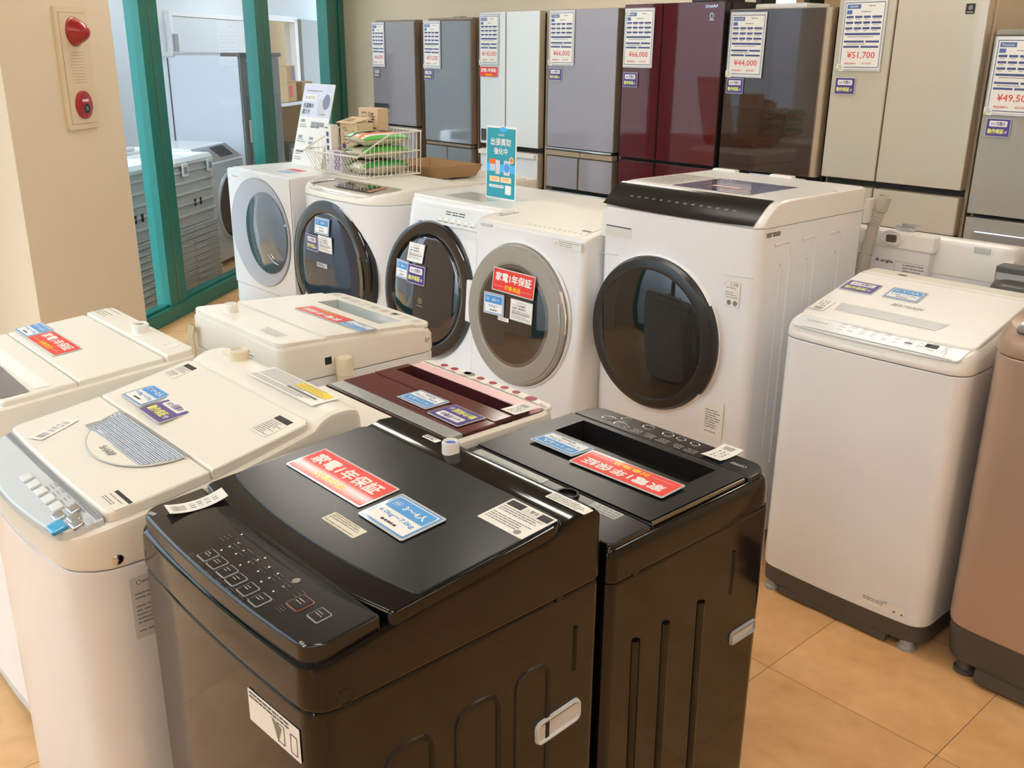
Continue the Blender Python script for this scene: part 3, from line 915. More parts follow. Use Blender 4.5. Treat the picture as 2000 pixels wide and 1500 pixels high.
# ------------------------------------------------------------------ B  black washer behind it, facing away
def black_rear_washer():
    t = thing('washing_machine', 'black top-loading washer with sunken lid grip, facing away, right of centre', 'washing machine', (-1.12, 1.49, 0), PI, 'top-loading washing machines')
    hw, d = 0.235, 0.465
    b = MB(); hull(b, BLACK, hw, 0, d, 0.03, 0.02, [(0.006, 0.05), (0, 0.056), (0, 0.744), (0.003, 0.749)], bf=0.006)
    for y in (0.20, 0.30, 0.38):
        tube(b, BLACK, [(-hw + 0.003, y, 0.09), (-hw + 0.003, y + 0.01, 0.62)], 0.010, 8)
        tube(b, BLACK, [(hw - 0.003, y, 0.09), (hw - 0.003, y + 0.01, 0.62)], 0.010, 8)
    tube(b, BLACK, [(-hw + 0.001, 0.119, 0.60), (-hw + 0.001, 0.119, 0.69)], 0.004, 6)
    b.build('cabinet', t)
    top = lambda y: 0.820
    b = MB(); hull(b, BLACK, hw, 0, d, 0.045, 0.02, [(0.001, 0.752), (-0.001, 0.757), (0, 0.79), (0.003, 0.806), (0.010, 0.813), (0.011, 0.813), (0.013, 0.765)], bf=0.006)
    lathe(b, DARK, [(0.012, 0.0006), (0.001, 0.0006)], SL(-hw, 0.40, 0.760), 16)
    b.build('top_housing', t)
    b = MB(); slab(b, BLACKP, 0.224, 0.006, 0.076, 0.038, 0.004, 0.8215, 0.010, 0.003, bf=0.004)
    text(b, LGREY, 'COMFEE', 0, 0, w=0.034, h=0.009, z=0.0006, M=UP(-0.178, 0.043, 0.8215))
    for k in range(6):
        greek(b, LGREY, -0.014, 0.014, -0.010, 0.010, 3, 0.0006, UP(0.10 - 0.035 * k, 0.056, 0.8215), fill=0.22, seed=k)
    b.build('control_panel', t)
    for x, y, r in ((0.150, 0.045, 0.017), (0.120, 0.022, 0.014), (0.112, 0.052, 0.016), (0.060, 0.022, 0.015), (0.008, 0.022, 0.014), (-0.025, 0.022, 0.011), (-0.060, 0.022, 0.011)):
        b = MB(); M = UP(x, y, 0.8215)
        lathe(b, CHROME, [(r, 0), (r, 0.001), (r * 0.8, 0.0015), (r * 0.78, 0.0008)], M, 24, 1.0, 0.75)
        oval(b, BLACKP, 0, 0, r * 0.8, r * 0.6, 0.0009, 20, M); b.build('button', t)
    b = MB(); plate_pocket(b, pm('black_lid', (17, 16, 15), 0.26, spec=0.32), DARK, -0.216, 0.224, 0.082, 0.348, -0.165, 0.176, 0.096, 0.182, 0.8225, 0.042, 0.012, wall=BLACKP)
    o = b.build('lid', t)
    b = MB(); box(b, pm('smoked_chrome', (128, 124, 116), 0.16, metal=0.9), -0.2215, -0.2175, 0.084, 0.347, 0.812, 0.8215, 0.0015); b.build('lid_trim', o)
    b = MB(); box(b, DARK, -0.226, 0.226, 0.349, 0.353, 0.812, 0.8195); b.build('hinge_gap', o)
    b = MB(); slab(b, BLACKP, 0.226, 0.355, 0.458, 0.004, 0.016, 0.820, 0.008, 0.003)
    lathe(b, BLACK, [(0.022, 0.0), (0.021, 0.006), (0.017, 0.006), (0.015, -0.004), (0.001, -0.004)], UP(-0.055, 0.38, 0.820), 24)
    b.build('rear_panel', t)
    label_part(t, LABELS, 0.192, 0.030, UP(0.109, 0.372, 0.820), 4, ink=INKG, seed=3)
    label_part(t, LABELS, 0.066, 0.027, UP(-0.138, 0.373, 0.820), 3, ink=INKG, seed=4)
    grip(t, SL(-hw, 0.066, 0.494), 0.082, 0.030, GREYP, LGREY)
    feet(t, DGREY, 0.18, 0.06, 0.40, 0.05)
    T = TM(t)
    put('blue', card_blue('1〜2人', '4.2kg〜5.5kg', 0.118, 0.066), T @ UP(0.108, 0.230, 0.8265, 0.0, 0.03), 'blue capacity card for 1 to 2 people on the black washer that faces away')
    put('red', card_red(0.222, 0.070), T @ UP(-0.067, 0.240, 0.8262, 0.03, -0.02), 'red one-year warranty card on the black washer that faces away')
    put('tag', card_tag(0.076, 0.046, 0.003), T @ UP(-0.125, 0.022, 0.8225, PI / 2, 0.0), 'cream price tag overhanging the panel edge of the black washer that faces away')
black_rear_washer()

# ------------------------------------------------------------------ C  white washer at left with blue start button
def curved_white_washer():
    t = thing('washing_machine', 'white washer with a domed lid, silver ribbed grip and square blue start button, lower left', 'washing machine', (-1.75, 0.41, 0), 0, 'top-loading washing machines')
    hw, d = 0.27, 0.562
    b = MB(); hull(b, WSTEEL, hw, 0, d, 0.075, 0.03, [(0.004, 0.05), (0, 0.056), (0, 0.733), (0.003, 0.738)], bf=0.022)
    rect(b, GREYP, -0.006, 0.006, -0.018, 0.018, 0.0012, FR(-0.19, -0.0125, 0.690, 0, 0.0))
    b.build('cabinet', t)
    sh = smooth([(-0.03, 0.795), (0.0, 0.800), (0.06, 0.818), (0.17, 0.830), (0.25, 0.842), (0.33, 0.858), (0.41, 0.876), (0.4515, 0.886), (0.458, 0.897), (0.475, 0.906), (0.495, 0.911), (0.525, 0.911), (0.545, 0.905), (0.562, 0.886)], 0.005)
    b = MB(); hull(b, CREAM, hw, 0, d, 0.075, 0.03, [(0.001, 0.741), (-0.001, 0.746), (0, lambda y: sh(y) - 0.014), (0.003, lambda y: sh(y) - 0.004), (0.012, sh)], bf=0.022, ns=44)
    M = SR(hw, 0.063, 0.757); lathe(b, CHROME, [(0.009, 0), (0.009, 0.002), (0.006, 0.004), (0.001, 0.0045)], M, 20)
    b.build('top_housing', t)
    # sloping button panel
    pz = lambda y: 0.8115 + 0.30 * y if y < 0.06 else 0.8295 + 0.05 * (y - 0.06)
    b = MB(); slab(b, PSILVER, 0.250, -0.004, 0.052, 0.060, 0.006, pz, 0.016, 0.003, bf=0.022, bb=0.004, ns=5)
    rect(b, GREYP, -0.245, 0.245, 0.0, 0.006, 0.0, UP(0, 0.052, pz(0.052) + 0.0015))
    for k in range(5):
        greek(b, GREYP, -0.012, 0.012, -0.010, 0.010, 3, 0.001, UP(0.06 + 0.035 * k, 0.036, pz(0.036), 0, 0.3), fill=0.4, seed=k)
    text(b, GREYP, '5.5kg', 0, 0, w=0.026, h=0.010, z=0.001, M=UP(0.240, 0.038, pz(0.038), 0, 0.3))
    b.build('control_panel', t)
    for i, (x, y) in enumerate(((-0.02, 0.018), (0.02, 0.018), (0.058, 0.018), (0.098, 0.018), (0.138, 0.018), (0.172, 0.010), (0.178, 0.034), (0.206, 0.024), (0.228, 0.020))):
        b = MB(); M = UP(x, y, pz(y), 0, 0.3); box(b, SILVER if i > 4 else PANELW, -0.013, 0.013, -0.010, 0.010, 0, 0.006, 0.003, M=M)
        rect(b, INKG, -0.003, 0.003, -0.003, 0.003, 0.0053, M); b.build('button', t)
    b = MB(); M = UP(0.205, -0.004, pz(-0.004), 0, 0.3); box(b, BTNBLUE, -0.017, 0.017, -0.014, 0.014, 0, 0.008, 0.004, M=M)
    b.build('start_button', t)['label'] = 'square blue start button'
    pl = smooth([(0.0, 0.828), (0.06, 0.836), (0.16, 0.848), (0.245, 0.860), (0.35, 0.880), (0.45, 0.900), (0.5, 0.91)], 0.02)
    b = MB(); slab(b, CREAM, 0.258, 0.060, 0.242, 0.020, 0.003, pl, 0.018, 0.004, bf=0.004, ns=10)
    o = b.build('lid', t)
    b = MB(); slab(b, CREAM, 0.258, 0.246, 0.446, 0.003, 0.016, pl, 0.018, 0.003, ns=10); b.build('lid_rear', o)
    # grip: flap and ribbed silver hollow
    b = MB()
    n = 24; P = []
    for k in range(n + 1):
        a = PI + PI * k / n; x = 0.022 + 0.152 * math.cos(a); y = 0.236 + 0.112 * math.sin(a)
        P.append((x, y, pl(y) + 0.0035))
    b.add(P, [tuple(range(n + 1))], CREAM)
    tube(b, LGREY, P, 0.0016, 6)
    b.build('lid_handle', o)
    b = MB(); m2 = SILVER
    b.add([(-0.128, 0.164, pl(0.164) + 0.0037), (0.140, 0.164, pl(0.164) + 0.0037), (0.178, 0.240, pl(0.240) + 0.0037), (-0.110, 0.240, pl(0.240) + 0.0037)], [(0, 1, 2, 3)], GREYP)
    for k in range(9):
        y0 = 0.168 + 0.0082 * k
        xa = -0.126 + 0.002 * (8 - k) * 1.2; xb = 0.142 + 0.0045 * k
        tube(b, m2, [(xa, y0, pl(y0) + 0.0035), (xb, y0, pl(y0) + 0.0035)], 0.0028, 8)
    b.build('grip_plate', o)
    text_o = MB(); text(text_o, INKG, 'SHARP', 0, 0, w=0.056, h=0.013, z=0.0042, bold=0.03, M=UP(0.028, 0.150, pl(0.150), 0, 0.1)); text_o.build('brand_mark', o)
    label_part(t, CREAM, 0.050, 0.062, UP(-0.212, 0.405, pl(0.405), 0, 0.17), 9, INK, INKG, 3)
    label_part(t, CREAM, 0.056, 0.068, UP(0.205, 0.396, pl(0.396), 0, 0.17), 9, INK, INKG, 4)
    label_part(t, CREAM, 0.070, 0.034, UP(0.222, 0.090, pl(0.090), 0, 0.1), 5, INK, INKG, 5)
    bl = smooth([(0.40, 0.895), (0.45, 0.912), (0.50, 0.916), (0.535, 0.906)], 0.02)
    def yel(b, M):
        rect(b, YELLOW, 0.005, 0.120, 0.004, 0.026, 0.0012, M); greek(b, INKG, 0.010, 0.115, 0.006, 0.024, 3, 0.0015, M, fill=0.25, seed=2)
        rect(b, DGREY, 0.0, 0.110, -0.012, -0.006, 0.0012, M)
    label_part(t, PAPER, 0.262, 0.066, UP(0.085, 0.508, 0.9125, 0, 0.0), 12, ink=INKG, seed=9, extra=yel)
    inlet(t, -0.150, 0.515, 0.907, IVORY, LGREY, 0.021)
    b = MB(); box(b, IVORY, -0.215, -0.165, 0.505, 0.525, 0.905, 0.917, 0.004); b.build('hose_bracket', t)
    def plate(b, M):
        text(b, INK, 'SHARP', -0.008, 0.048, w=0.026, h=0.005, z=0.001, bold=0.02, M=M)
        oval(b, INK, -0.027, 0.048, 0.004, 0.004, 0.001, 14, M); oval(b, PAPER, -0.027, 0.048, 0.0028, 0.0028, 0.0012, 14, M)
        for q in (0.034, 0.022): oval(b, INK, 0.026, q, 0.005, 0.004, 0.001, 14, M)
    bb = MB(); M = SR(hw, 0.118, 0.655); sticker(bb, pm('plate_grey', (206, 204, 200), 0.4), 0.085, 0.118, M); greek(bb, INKG, -0.036, 0.02, -0.05, 0.03, 10, 0.001, M, fill=0.35, seed=7); plate(bb, M); bb.build('rating_plate', t)
    feet(t, LGREY, 0.21, 0.07, 0.50, 0.05)
    T = TM(t)
    put('blue', card_blue('1〜2人', '4.0kg〜5.5kg', 0.098, 0.080), T @ UP(-0.158, 0.307, pl(0.307) + 0.001, 0.0, 0.08), 'blue capacity card for 1 to 2 people on the domed lid with the silver grip')
    put('purple', card_purple(0.106, 0.082), T @ UP(-0.050, 0.301, pl(0.301) + 0.001, -0.02, 0.08), 'purple guarantee card on the domed lid with the silver grip')
    put('tag', card_tag(0.090, 0.036, 0.001), T @ UP(-0.165, 0.116, pl(0.116) + 0.001, 1.95, 0.12), 'narrow price tag lying across the front of the domed white lid')
curved_white_washer()

# ------------------------------------------------------------------ D  white washer at the far left
def left_white_washer():
    t = thing('washing_machine', 'white top-loading washer at the left edge, by the pillar', 'washing machine', (-2.385, 0.45, 0), 0, 'top-loading washing machines')
    hw, d = 0.265, 0.478
    b = MB(); hull(b, WSTEEL, hw, 0, d, 0.05, 0.03, [(0.004, 0.085), (0, 0.09), (0, 0.745), (0.003, 0.750)], bf=0.012); b.build('cabinet', t)
    b = MB(); hull(b, LGREY, hw - 0.006, 0.004, d - 0.004, 0.05, 0.03, [(0.012, 0.045), (0, 0.05), (0, 0.085)], bf=0.010); b.build('plinth', t)
    pl = lambda y: 0.846 + 0.072 * y
    b = MB(); hull(b, CREAM, hw, 0, d, 0.05, 0.03, [(0.001, 0.753), (-0.001, 0.758), (0, lambda y: pl(y) - 0.026), (0.002, lambda y: pl(y) - 0.016), (0.008, lambda y: pl(y) - 0.012)], bf=0.012, ns=10); b.build('top_housing', t)
    b = MB(); slab(b, CREAM, 0.255, 0.040, 0.198, 0.010, 0.003, pl, 0.014, 0.004); o = b.build('lid', t)
    b = MB(); slab(b, CREAM, 0.255, 0.202, 0.398, 0.003, 0.008, pl, 0.014, 0.003); b.build('lid_rear', o)
    b = MB(); M = UP(0, 0.131, pl(0.131), 0, 0.072); b.add([(-0.150, 0.018, 0.001), (-0.03, -0.018, 0.001), (0.228, -0.014, 0.001), (0.236, 0.017, 0.001)], [(0, 1, 2, 3)], PAPER, M); b.build('grip_plate', o)  # white colour stands in for the window's reflection in chrome trim
    b = MB(); M = UP(0, 0.076, pl(0.076), 0, 0.072); b.add([(-0.22, -0.030, 0.001), (0.232, -0.030, 0.001), (0.236, 0.028, 0.001), (-0.02, 0.034, 0.001), (-0.20, 0.02, 0.001)], [(0, 1, 2, 3, 4)], pm('smoky_window', (96, 108, 124), 0.08, coat=1.0), M); b.build('lid_window', o)
    b = MB(); slab(b, CREAM, 0.258, 0.404, 0.474, 0.003, 0.022, lambda y: pl(y) + 0.004, 0.018, 0.004)
    lathe(b, CREAM, [(0.020, 0), (0.019, 0.0015), (0.017, 0.0015), (0.016, 0.0)], UP(0.196, 0.442, pl(0.442) + 0.004, 0, 0.07), 24)
    greek(b, INKG, -0.05, 0.05, -0.022, 0.022, 5, 0.0012, UP(-0.20, 0.44, pl(0.44) + 0.004, 0, 0.07), fill=0.25, seed=3)
    b.build('rear_panel', t)
    inlet(t, 0.040, 0.432, pl(0.432) + 0.003, WHITE, INKG, 0.021)
    feet(t, LGREY, 0.215, 0.05, 0.42, 0.045, 0.03)
    T = TM(t)
    put('blue', card_blue('1〜2人', '4.2kg〜5.5kg', 0.102, 0.074), T @ UP(-0.220, 0.256, pl(0.256) + 0.001, 0.0, 0.072), 'blue capacity card on the white washer at the left edge')
    put('red', card_red(0.208, 0.070), T @ UP(-0.066, 0.254, pl(0.254) + 0.001, 0.0, 0.072), 'red one-year warranty card on the white washer at the left edge')
left_white_washer()

# ------------------------------------------------------------------ E  cream washer facing away, centre left
def cream_washer():
    t = thing('washing_machine', 'cream top-loading washer facing away, in front of the drum washers', 'washing machine', (-2.30, 1.592, 0), PI, 'top-loading washing machines')
    hw, d = 0.248, 0.488
    b = MB(); hull(b, WSTEEL, hw, 0, d, 0.04, 0.03, [(0.004, 0.05), (0, 0.056), (0, 0.756), (0.003, 0.761)], bf=0.01); b.build('cabinet', t)
    pl = lambda y: 0.842 + 0.066 * y
    sh = interp([(-0.02, 0.815), (0.02, 0.826), (0.06, 0.838), (0.36, 0.856), (0.488, 0.862)])
    b = MB(); hull(b, CREAM, hw, 0, d, 0.04, 0.03, [(0.001, 0.764), (-0.001, 0.769), (0, lambda y: sh(y) - 0.012), (0.009, sh), (0.010, sh), (0.012, 0.785)], bf=0.01, ns=12)
    lathe(b, CHROME, [(0.008, 0), (0.008, 0.002), (0.005, 0.004), (0.001, 0.0045)], SL(-hw, 0.035, 0.800), 18)
    rrect(b, DARK, -0.010, 0.010, -0.010, 0.010, 0.001, 0.0008, M=SL(-hw, 0.352, 0.804))
    b.build('top_housing', t)
    b = MB(); slab(b, CREAM, 0.236, 0.006, 0.064, 0.030, 0.004, lambda y: pl(y) - 0.002, 0.012, 0.003, bf=0.008)
    for k in range(9):
        greek(b, INKG, -0.018, 0.018, -0.014, 0.014, 4, 0.0008, UP(0.20 - 0.05 * k, 0.036, pl(0.036) - 0.002, 0, 0.066), fill=0.3, seed=k)
    rect(b, DARK, -0.010, 0.010, -0.006, 0.006, 0.001, UP(-0.10, 0.034, pl(0.034) - 0.002, 0, 0.066))
    b.build('control_panel', t)
    b = MB(); plate_pocket(b, CREAM, LGREY, -0.238, 0.238, 0.068, 0.348, -0.19, 0.13, 0.078, 0.150, 0, 0.030, 0.012, zf=lambda y: pl(y) + 0.001, wall=pm('smoked_pane', (168, 176, 172), 0.12, coat=0.8))
    b.build('lid', t)
    b = MB(); slab(b, CREAM, 0.240, 0.353, 0.484, 0.003, 0.022, lambda y: pl(y) - 0.001, 0.016, 0.004)
    greek(b, INKG, -0.055, 0.055, -0.018, 0.018, 4, 0.0012, UP(-0.13, 0.440, pl(0.44), 0, 0.066), fill=0.25, seed=2)
    b.build('rear_panel', t)
    inlet(t, 0.125, 0.425, pl(0.425) - 0.002, CREAM, LGREY, 0.019)
    b = MB(); M = Matrix.Translation((-hw - 0.022, 0.318, 0.752)); lathe(b, IVORY, [(0.001, 0.062), (0.020, 0.060), (0.023, 0.052), (0.023, 0.020), (0.024, 0.016), (0.021, 0.012), (0.021, -0.03), (0.001, -0.03)], M, 24)
    b.build('hose_outlet', t)
    b = MB(); 
    for k in range(3):
        x = 0.200 + 0.011 * k
        tube(b, IVORY, [(x, d + 0.008, 0.81), (x - 0.003, d + 0.016, 0.83), (x + 0.008, d + 0.018, 0.80), (x + 0.006, d + 0.016, 0.70), (x - 0.004, d + 0.012, 0.62)], 0.0045, 8)
    b.build('power_cord', t)
    label_part(t, WHITE, 0.075, 0.040, Matrix.Translation((-0.085, d + 0.0006, 0.806)) @ Matrix.Rotation(PI, 4, 'Z') @ FR(0, 0, 0), 4, ink=INKG, seed=4)
    feet(t, LGREY, 0.19, 0.06, 0.42, 0.05)
    T = TM(t)
    put('red', card_red(0.212, 0.062), T @ UP(-0.026, 0.222, pl(0.222) + 0.0025, 0.02, 0.066), 'red one-year warranty card on the cream washer facing the drum washers')
    put('blue', card_blue('1〜2人', '4.2kg〜5.5kg', 0.116, 0.056), T @ UP(-0.190, 0.222, pl(0.222) + 0.0025, 0.0, 0.066), 'blue capacity card on the cream washer facing the drum washers')
cream_washer()

# ------------------------------------------------------------------ F  pink and burgundy washer
def pink_washer():
    t = thing('washing_machine', 'white washer with a burgundy lid and pink control panel, facing away', 'washing machine', (-1.63, 1.42, 0), PI, 'top-loading washing machines')
    hw, d = 0.238, 0.408
    b = MB(); hull(b, WSTEEL, hw, 0, d, 0.04, 0.02, [(0.004, 0.05), (0, 0.056), (0, 0.742), (0.003, 0.747)], bf=0.012); b.build('cabinet', t)
    b = MB(); hull(b, CREAM, hw, 0, d, 0.05, 0.02, [(0.001, 0.750), (-0.001, 0.755), (0, 0.792), (0.004, 0.808), (0.012, 0.814), (0.0135, 0.814), (0.016, 0.765)], bf=0.012); b.build('top_housing', t)
    b = MB(); slab(b, CREAM, 0.228, 0.004, 0.030, 0.024, 0.003, 0.8195, 0.008, 0.003, bf=0.012); 
    for k in range(8):
        greek(b, MAROON, -0.016, 0.016, -0.004, 0.004, 2, 0.0006, UP(0.16 - 0.045 * k, 0.021, 0.8195), fill=0.3, seed=k)
    text(b, MAROON, '5.5kg', 0, 0, w=0.020, h=0.008, z=0.0006, M=UP(-0.205, 0.020, 0.8195))
    b.build('control_panel', t)
    for i, (x, y) in enumerate(((0.160, 0.004), (0.121, 0.003), (0.073, 0.001), (0.024, 0.002), (-0.020, 0.002), (-0.063, 0.003), (-0.104, 0.004), (-0.158, 0.008))):
        b = MB(); M = UP(x, y + 0.004, 0.8195); r = 0.014 if i == 7 else 0.010
        if i == 2: oval(b, INKG, -0.006, 0, 0.018, 0.010, 0.001, 20, M)
        rrect(b, MAROON, -r, r, -r * 0.8, r * 0.8, r * 0.7, 0, 0.001, M=M); b.build('button', t)
    b = MB(); slab(b, PINK, 0.216, 0.034, 0.070, 0.003, 0.003, 0.8205, 0.008, 0.002); b.build('pink_strip', t)
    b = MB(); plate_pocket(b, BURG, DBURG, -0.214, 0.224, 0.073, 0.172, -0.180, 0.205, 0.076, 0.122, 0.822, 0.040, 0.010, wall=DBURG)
    for k in range(9): rect(b, DARK, -0.004, 0.004, -0.006, 0.006, 0.0, UP(-0.02 - 0.011 * k, 0.100, 0.7828))
    o = b.build('lid', t)
    b = MB(); slab(b, BURG, 0.224, 0.175, 0.262, 0.003, 0.004, 0.822, 0.010, 0.0025); b.build('lid_rear', o)
    b = MB(); slab(b, LABELS, 0.222, 0.264, 0.300, 0.003, 0.003, 0.8215, 0.008, 0.0015)
    greek(b, INKG, -0.21, 0.21, 0.268, 0.296, 4, 0.8218, fill=0.25, seed=5)
    b.build('information_strip', t)
    b = MB(); box(b, DBURG, -0.226, 0.226, 0.302, 0.308, 0.812, 0.8212, 0.001); b.build('hinge_trim', t)
    b = MB(); slab(b, CREAM, 0.228, 0.311, 0.405, 0.003, 0.016, 0.819, 0.008, 0.003); b.build('rear_panel', t)
    feet(t, LGREY, 0.19, 0.06, 0.36, 0.05)
    T = TM(t)
    put('blue', card_blue('1〜2人', '4.2kg〜5.5kg', 0.108, 0.070), T @ UP(-0.013, 0.206, 0.824, 0.0, 0.0), 'blue capacity card for 1 to 2 people on the burgundy lid')
    put('purple', card_purple(0.108, 0.078), T @ UP(-0.139, 0.214, 0.8245, -0.02, 0.0), 'purple guarantee card on the burgundy lid')
    put('tag', card_tag(0.064, 0.046, 0.001), T @ UP(-0.196, 0.086, 0.8235, PI / 2, 0.0), 'price tag at the corner of the burgundy lid')
pink_washer()
# ------------------------------------------------------------------ drum washers
def drum_shell(name, hw, d, zt, rf, m, slant=0.0, roundtop=0.02, t=None, bf=0.0, topm=None, rb=0.025, front_round=None):
    "cabinet whose front leans out by slant towards the floor"
    b = MB()
    vs = []; fs = []
    lv = [(0.006, 0.03, 1.0), (0, 0.036, 1.0), (0, 0.30, 0.75), (0, 0.60, 0.35), (0, zt * 0.82, 0.08), (0, zt - roundtop, 0.0), (roundtop * 0.3, zt - roundtop * 0.3, 0.0), (roundtop, zt, 0.0)]
    n = None
    for ins, z, k in lv:
        y0 = -slant * k
        if front_round and z > zt - front_round[0]:
            u = (z - (zt - front_round[0])) / front_round[0]
            y0 += front_round[1] * u * u
        L, R = _ring(hw, y0, d, rf, rb, z, ins, bf, 0, 6)
        n = len(R); vs += R
    for k in range(len(lv) - 1):
        for i in range(n):
            j = (i + 1) % n
            fs.append((k * n + j, k * n + i, (k + 1) * n + i, (k + 1) * n + j))
    b.add(vs, fs, m)
    top = vs[-n:]
    b.add(top, [tuple(range(n))], topm or m)
    return b.build('cabinet', t)

def bowl(mb, m, M, r, depth, sx=1, sy=1, n=56):
    lathe(mb, m, [(r, 0), (r * 0.97, -depth * 0.5), (r * 0.85, -depth * 0.9), (r * 0.5, -depth), (0.001, -depth)], M, n, sx, sy)

def drum_black_panel():
    t = thing('drum_washing_machine', 'tall white drum washer with a sloping black control panel and big black door', 'drum washing machine', (-1.87, 2.40, 0), 0, 'front-loading drum washers')
    hw, d = 0.312, 0.60
    b = MB()
    hull(b, WSTEEL, hw, 0, d, 0.035, 0.03, [(0.006, 0.04), (0, 0.046), (0, 1.0755)], bf=0.010, caps=(0, 0))
    for y0, y1 in ((0.075, 0.165), (0.225, 0.305), (0.385, 0.455)):
        tube(b, WSTEEL, [(hw - 0.003, y0, 1.022), (hw - 0.003, y1 - 0.02, 1.027), (hw - 0.003, y1 - 0.006, 1.018), (hw - 0.003, y1, 0.995), (hw - 0.003, y1 + 0.004, 0.30)], 0.007, 8)
    for y in (0.10, 0.245, 0.415):
        tube(b, WSTEEL, [(hw - 0.004, y - 0.008, 0.945), (hw - 0.004, y + 0.006, 0.962), (hw - 0.004, y + 0.016, 0.955), (hw - 0.004, y + 0.02, 0.93), (hw - 0.004, y + 0.02, 0.34)], 0.006, 8)
    b.build('cabinet', t)
    zt = smooth([(-0.03, 1.070), (0.0, 1.080), (0.03, 1.108), (0.06, 1.133), (0.09, 1.146), (0.14, 1.150), (0.60, 1.150)], 0.016)
    b = MB(); hull(b, WHITE, hw, 0, d, 0.035, 0.03, [(0.001, 1.0763), (0, 1.0775), (0, lambda y: max(zt(y) - 0.012, 1.0776)), (0.003, lambda y: max(zt(y) - 0.004, 1.077)), (0.011, lambda y: max(zt(y), 1.078))], bf=0.010, ns=26)
    b.build('top_housing', t)
    # black panel, follows the slope; its lower edge dips in the middle
    b = MB(); nx, ny = 22, 12; V = []
    for j in range(ny + 1):
        for i in range(nx + 1):
            x = -0.307 + 0.590 * i / nx
            u = (x + 0.01) / 0.29
            ya = -0.0125 + 0.010 * u * u; yb = 0.096
            v = j / ny; y = ya + (yb - ya) * v
            z = zt(y) + 0.0022
            V.append((x, y, z))
    b.add(V, [(j * (nx + 1) + i, j * (nx + 1) + i + 1, (j + 1) * (nx + 1) + i + 1, (j + 1) * (nx + 1) + i) for j in range(ny) for i in range(nx)], BLACKP)
    for k in range(14):
        y = 0.034; sl = (zt(0.044) - zt(0.024)) / 0.02
        greek(b, LGREY, -0.008, 0.008, -0.004, 0.004, 2, 0.003, UP(-0.21 + 0.031 * k, y, zt(y), 0, sl), fill=0.25, seed=k)
    b.build('control_panel', t)
    # door
    M = FR(-0.052, -0.010, 0.690)
    b = MB(); lathe(b, WSTEEL, [(0.2605, -0.004), (0.2590, 0.006), (0.2560, 0.011), (0.250, 0.006)], M, 64); b.build('door_surround', t)
    b = MB(); lathe(b, pm('door_ring_black', (30, 28, 28), 0.3), [(0.252, -0.004), (0.254, 0.018), (0.246, 0.030), (0.222, 0.036), (0.214, 0.033)], M, 72)
    o = b.build('door', t)
    b = MB(); lathe(b, DOORGL, [(0.2135, 0.033), (0.17, 0.044), (0.10, 0.051), (0.001, 0.053)], M, 72); b.build('door_glass', o)
    b = MB(); arcring(b, pm('door_grip_black', (26, 24, 24), 0.35), [(0.236, 0.026), (0.262, 0.020), (0.262, 0.008), (0.240, 0.0)], M, -0.62, 0.55, 20); b.build('door_handle', o)
    # drawer
    b = MB(); F = FR(0, -0.0035, 0)
    rrect(b, WSTEEL, -0.300, -0.132, 0.976, 1.066, 0.004, 0, 0.0045, M=F)
    rrect(b, pm('slot_grey', (214, 214, 208), 0.5), -0.284, -0.170, 0.981, 1.017, 0.003, 0.0047, 0.0004, M=F)
    rect(b, DARK, -0.280, -0.172, 1.0125, 1.0158, 0.0054, F)
    b.build('detergent_drawer', t)
    b = MB(); F = FR(0, -0.0108, 0)
    tube(b, LGREY, [F @ Vector(p) for p in ((-0.306, 0.918, -0.004), (-0.224, 0.921, -0.002))], 0.0012, 5)
    tube(b, LGREY, [F @ Vector(p) for p in ((0.155, 0.905, -0.004), (0.166, 0.924, -0.005), (0.30, 0.932, -0.008))], 0.0012, 5)
    b.build('panel_seam', t)
    def warn(b, M):
        frame2(b, INKG, -0.046, 0.046, -0.038, 0.038, 0.0006, 0.001, M)
        text(b, INK, '⚠警告', -0.022, 0.030, w=0.030, h=0.010, z=0.0012, M=M); text(b, INK, '⚠注意', 0.024, 0.030, w=0.030, h=0.010, z=0.0012, M=M)
        for x in (0.010, 0.032): oval(b, INKG, x, -0.026, 0.008, 0.008, 0.001, 16, M)
    bb = MB(); M2 = FR(0.214, -0.0045, 0.872); sticker(bb, WHITE, 0.094, 0.078, M2); greek(bb, INKG, -0.044, 0.044, -0.014, 0.022, 5, 0.001, M2, fill=0.3, seed=2); warn(bb, M2); bb.build('sticker', t)
    bb = MB(); M2 = FR(0.160, -0.0070, 0.460)
    bb.add([(-0.080, -0.062, 0.0006), (0.080, -0.062, 0.0006), (0.080, 0.066, 0.0006), (0.058, 0.066, 0.0006), (-0.080, -0.010, 0.0006)], [(0, 1, 2, 3, 4)], WHITE, M2)
    greek(bb, INKG, 0.012, 0.074, -0.056, 0.040, 12, 0.001, M2, fill=0.4, seed=3); greek(bb, INKG, -0.074, -0.036, -0.056, -0.030, 3, 0.001, M2, fill=0.4, seed=4)
    text(bb, INK, '⚠注意', -0.054, -0.018, w=0.03, h=0.011, z=0.001, M=M2)
    bb.build('sticker', t)
    bb = MB(); M2 = SR(hw, 0.062, 1.056); sticker(bb, WHITE, 0.080, 0.024, M2)
    for k in range(11): rect(bb, DGREY, -0.035 + 0.0066 * k, -0.030 + 0.0066 * k, -0.007 if k != 4 else 0.002, 0.007, 0.001, M2)
    bb.build('sticker', t)
    label_part(t, pm('label_taupe', (196, 190, 184), 0.4), 0.150, 0.26, UP(-0.215, 0.262, 1.150), 11, ink=INKG, seed=6)
    bb = MB(); M2 = UP(0.025, 0.262, 1.150); sticker(bb, pm('purple_tint_film', (120, 112, 138), 0.12, coat=0.8), 0.30, 0.27, M2)
    for k in range(7): rect(bb, DGREY, -0.14, 0.14 - 0.01 * (k % 3), -0.11 + 0.034 * k, -0.106 + 0.034 * k, 0.001, M2)
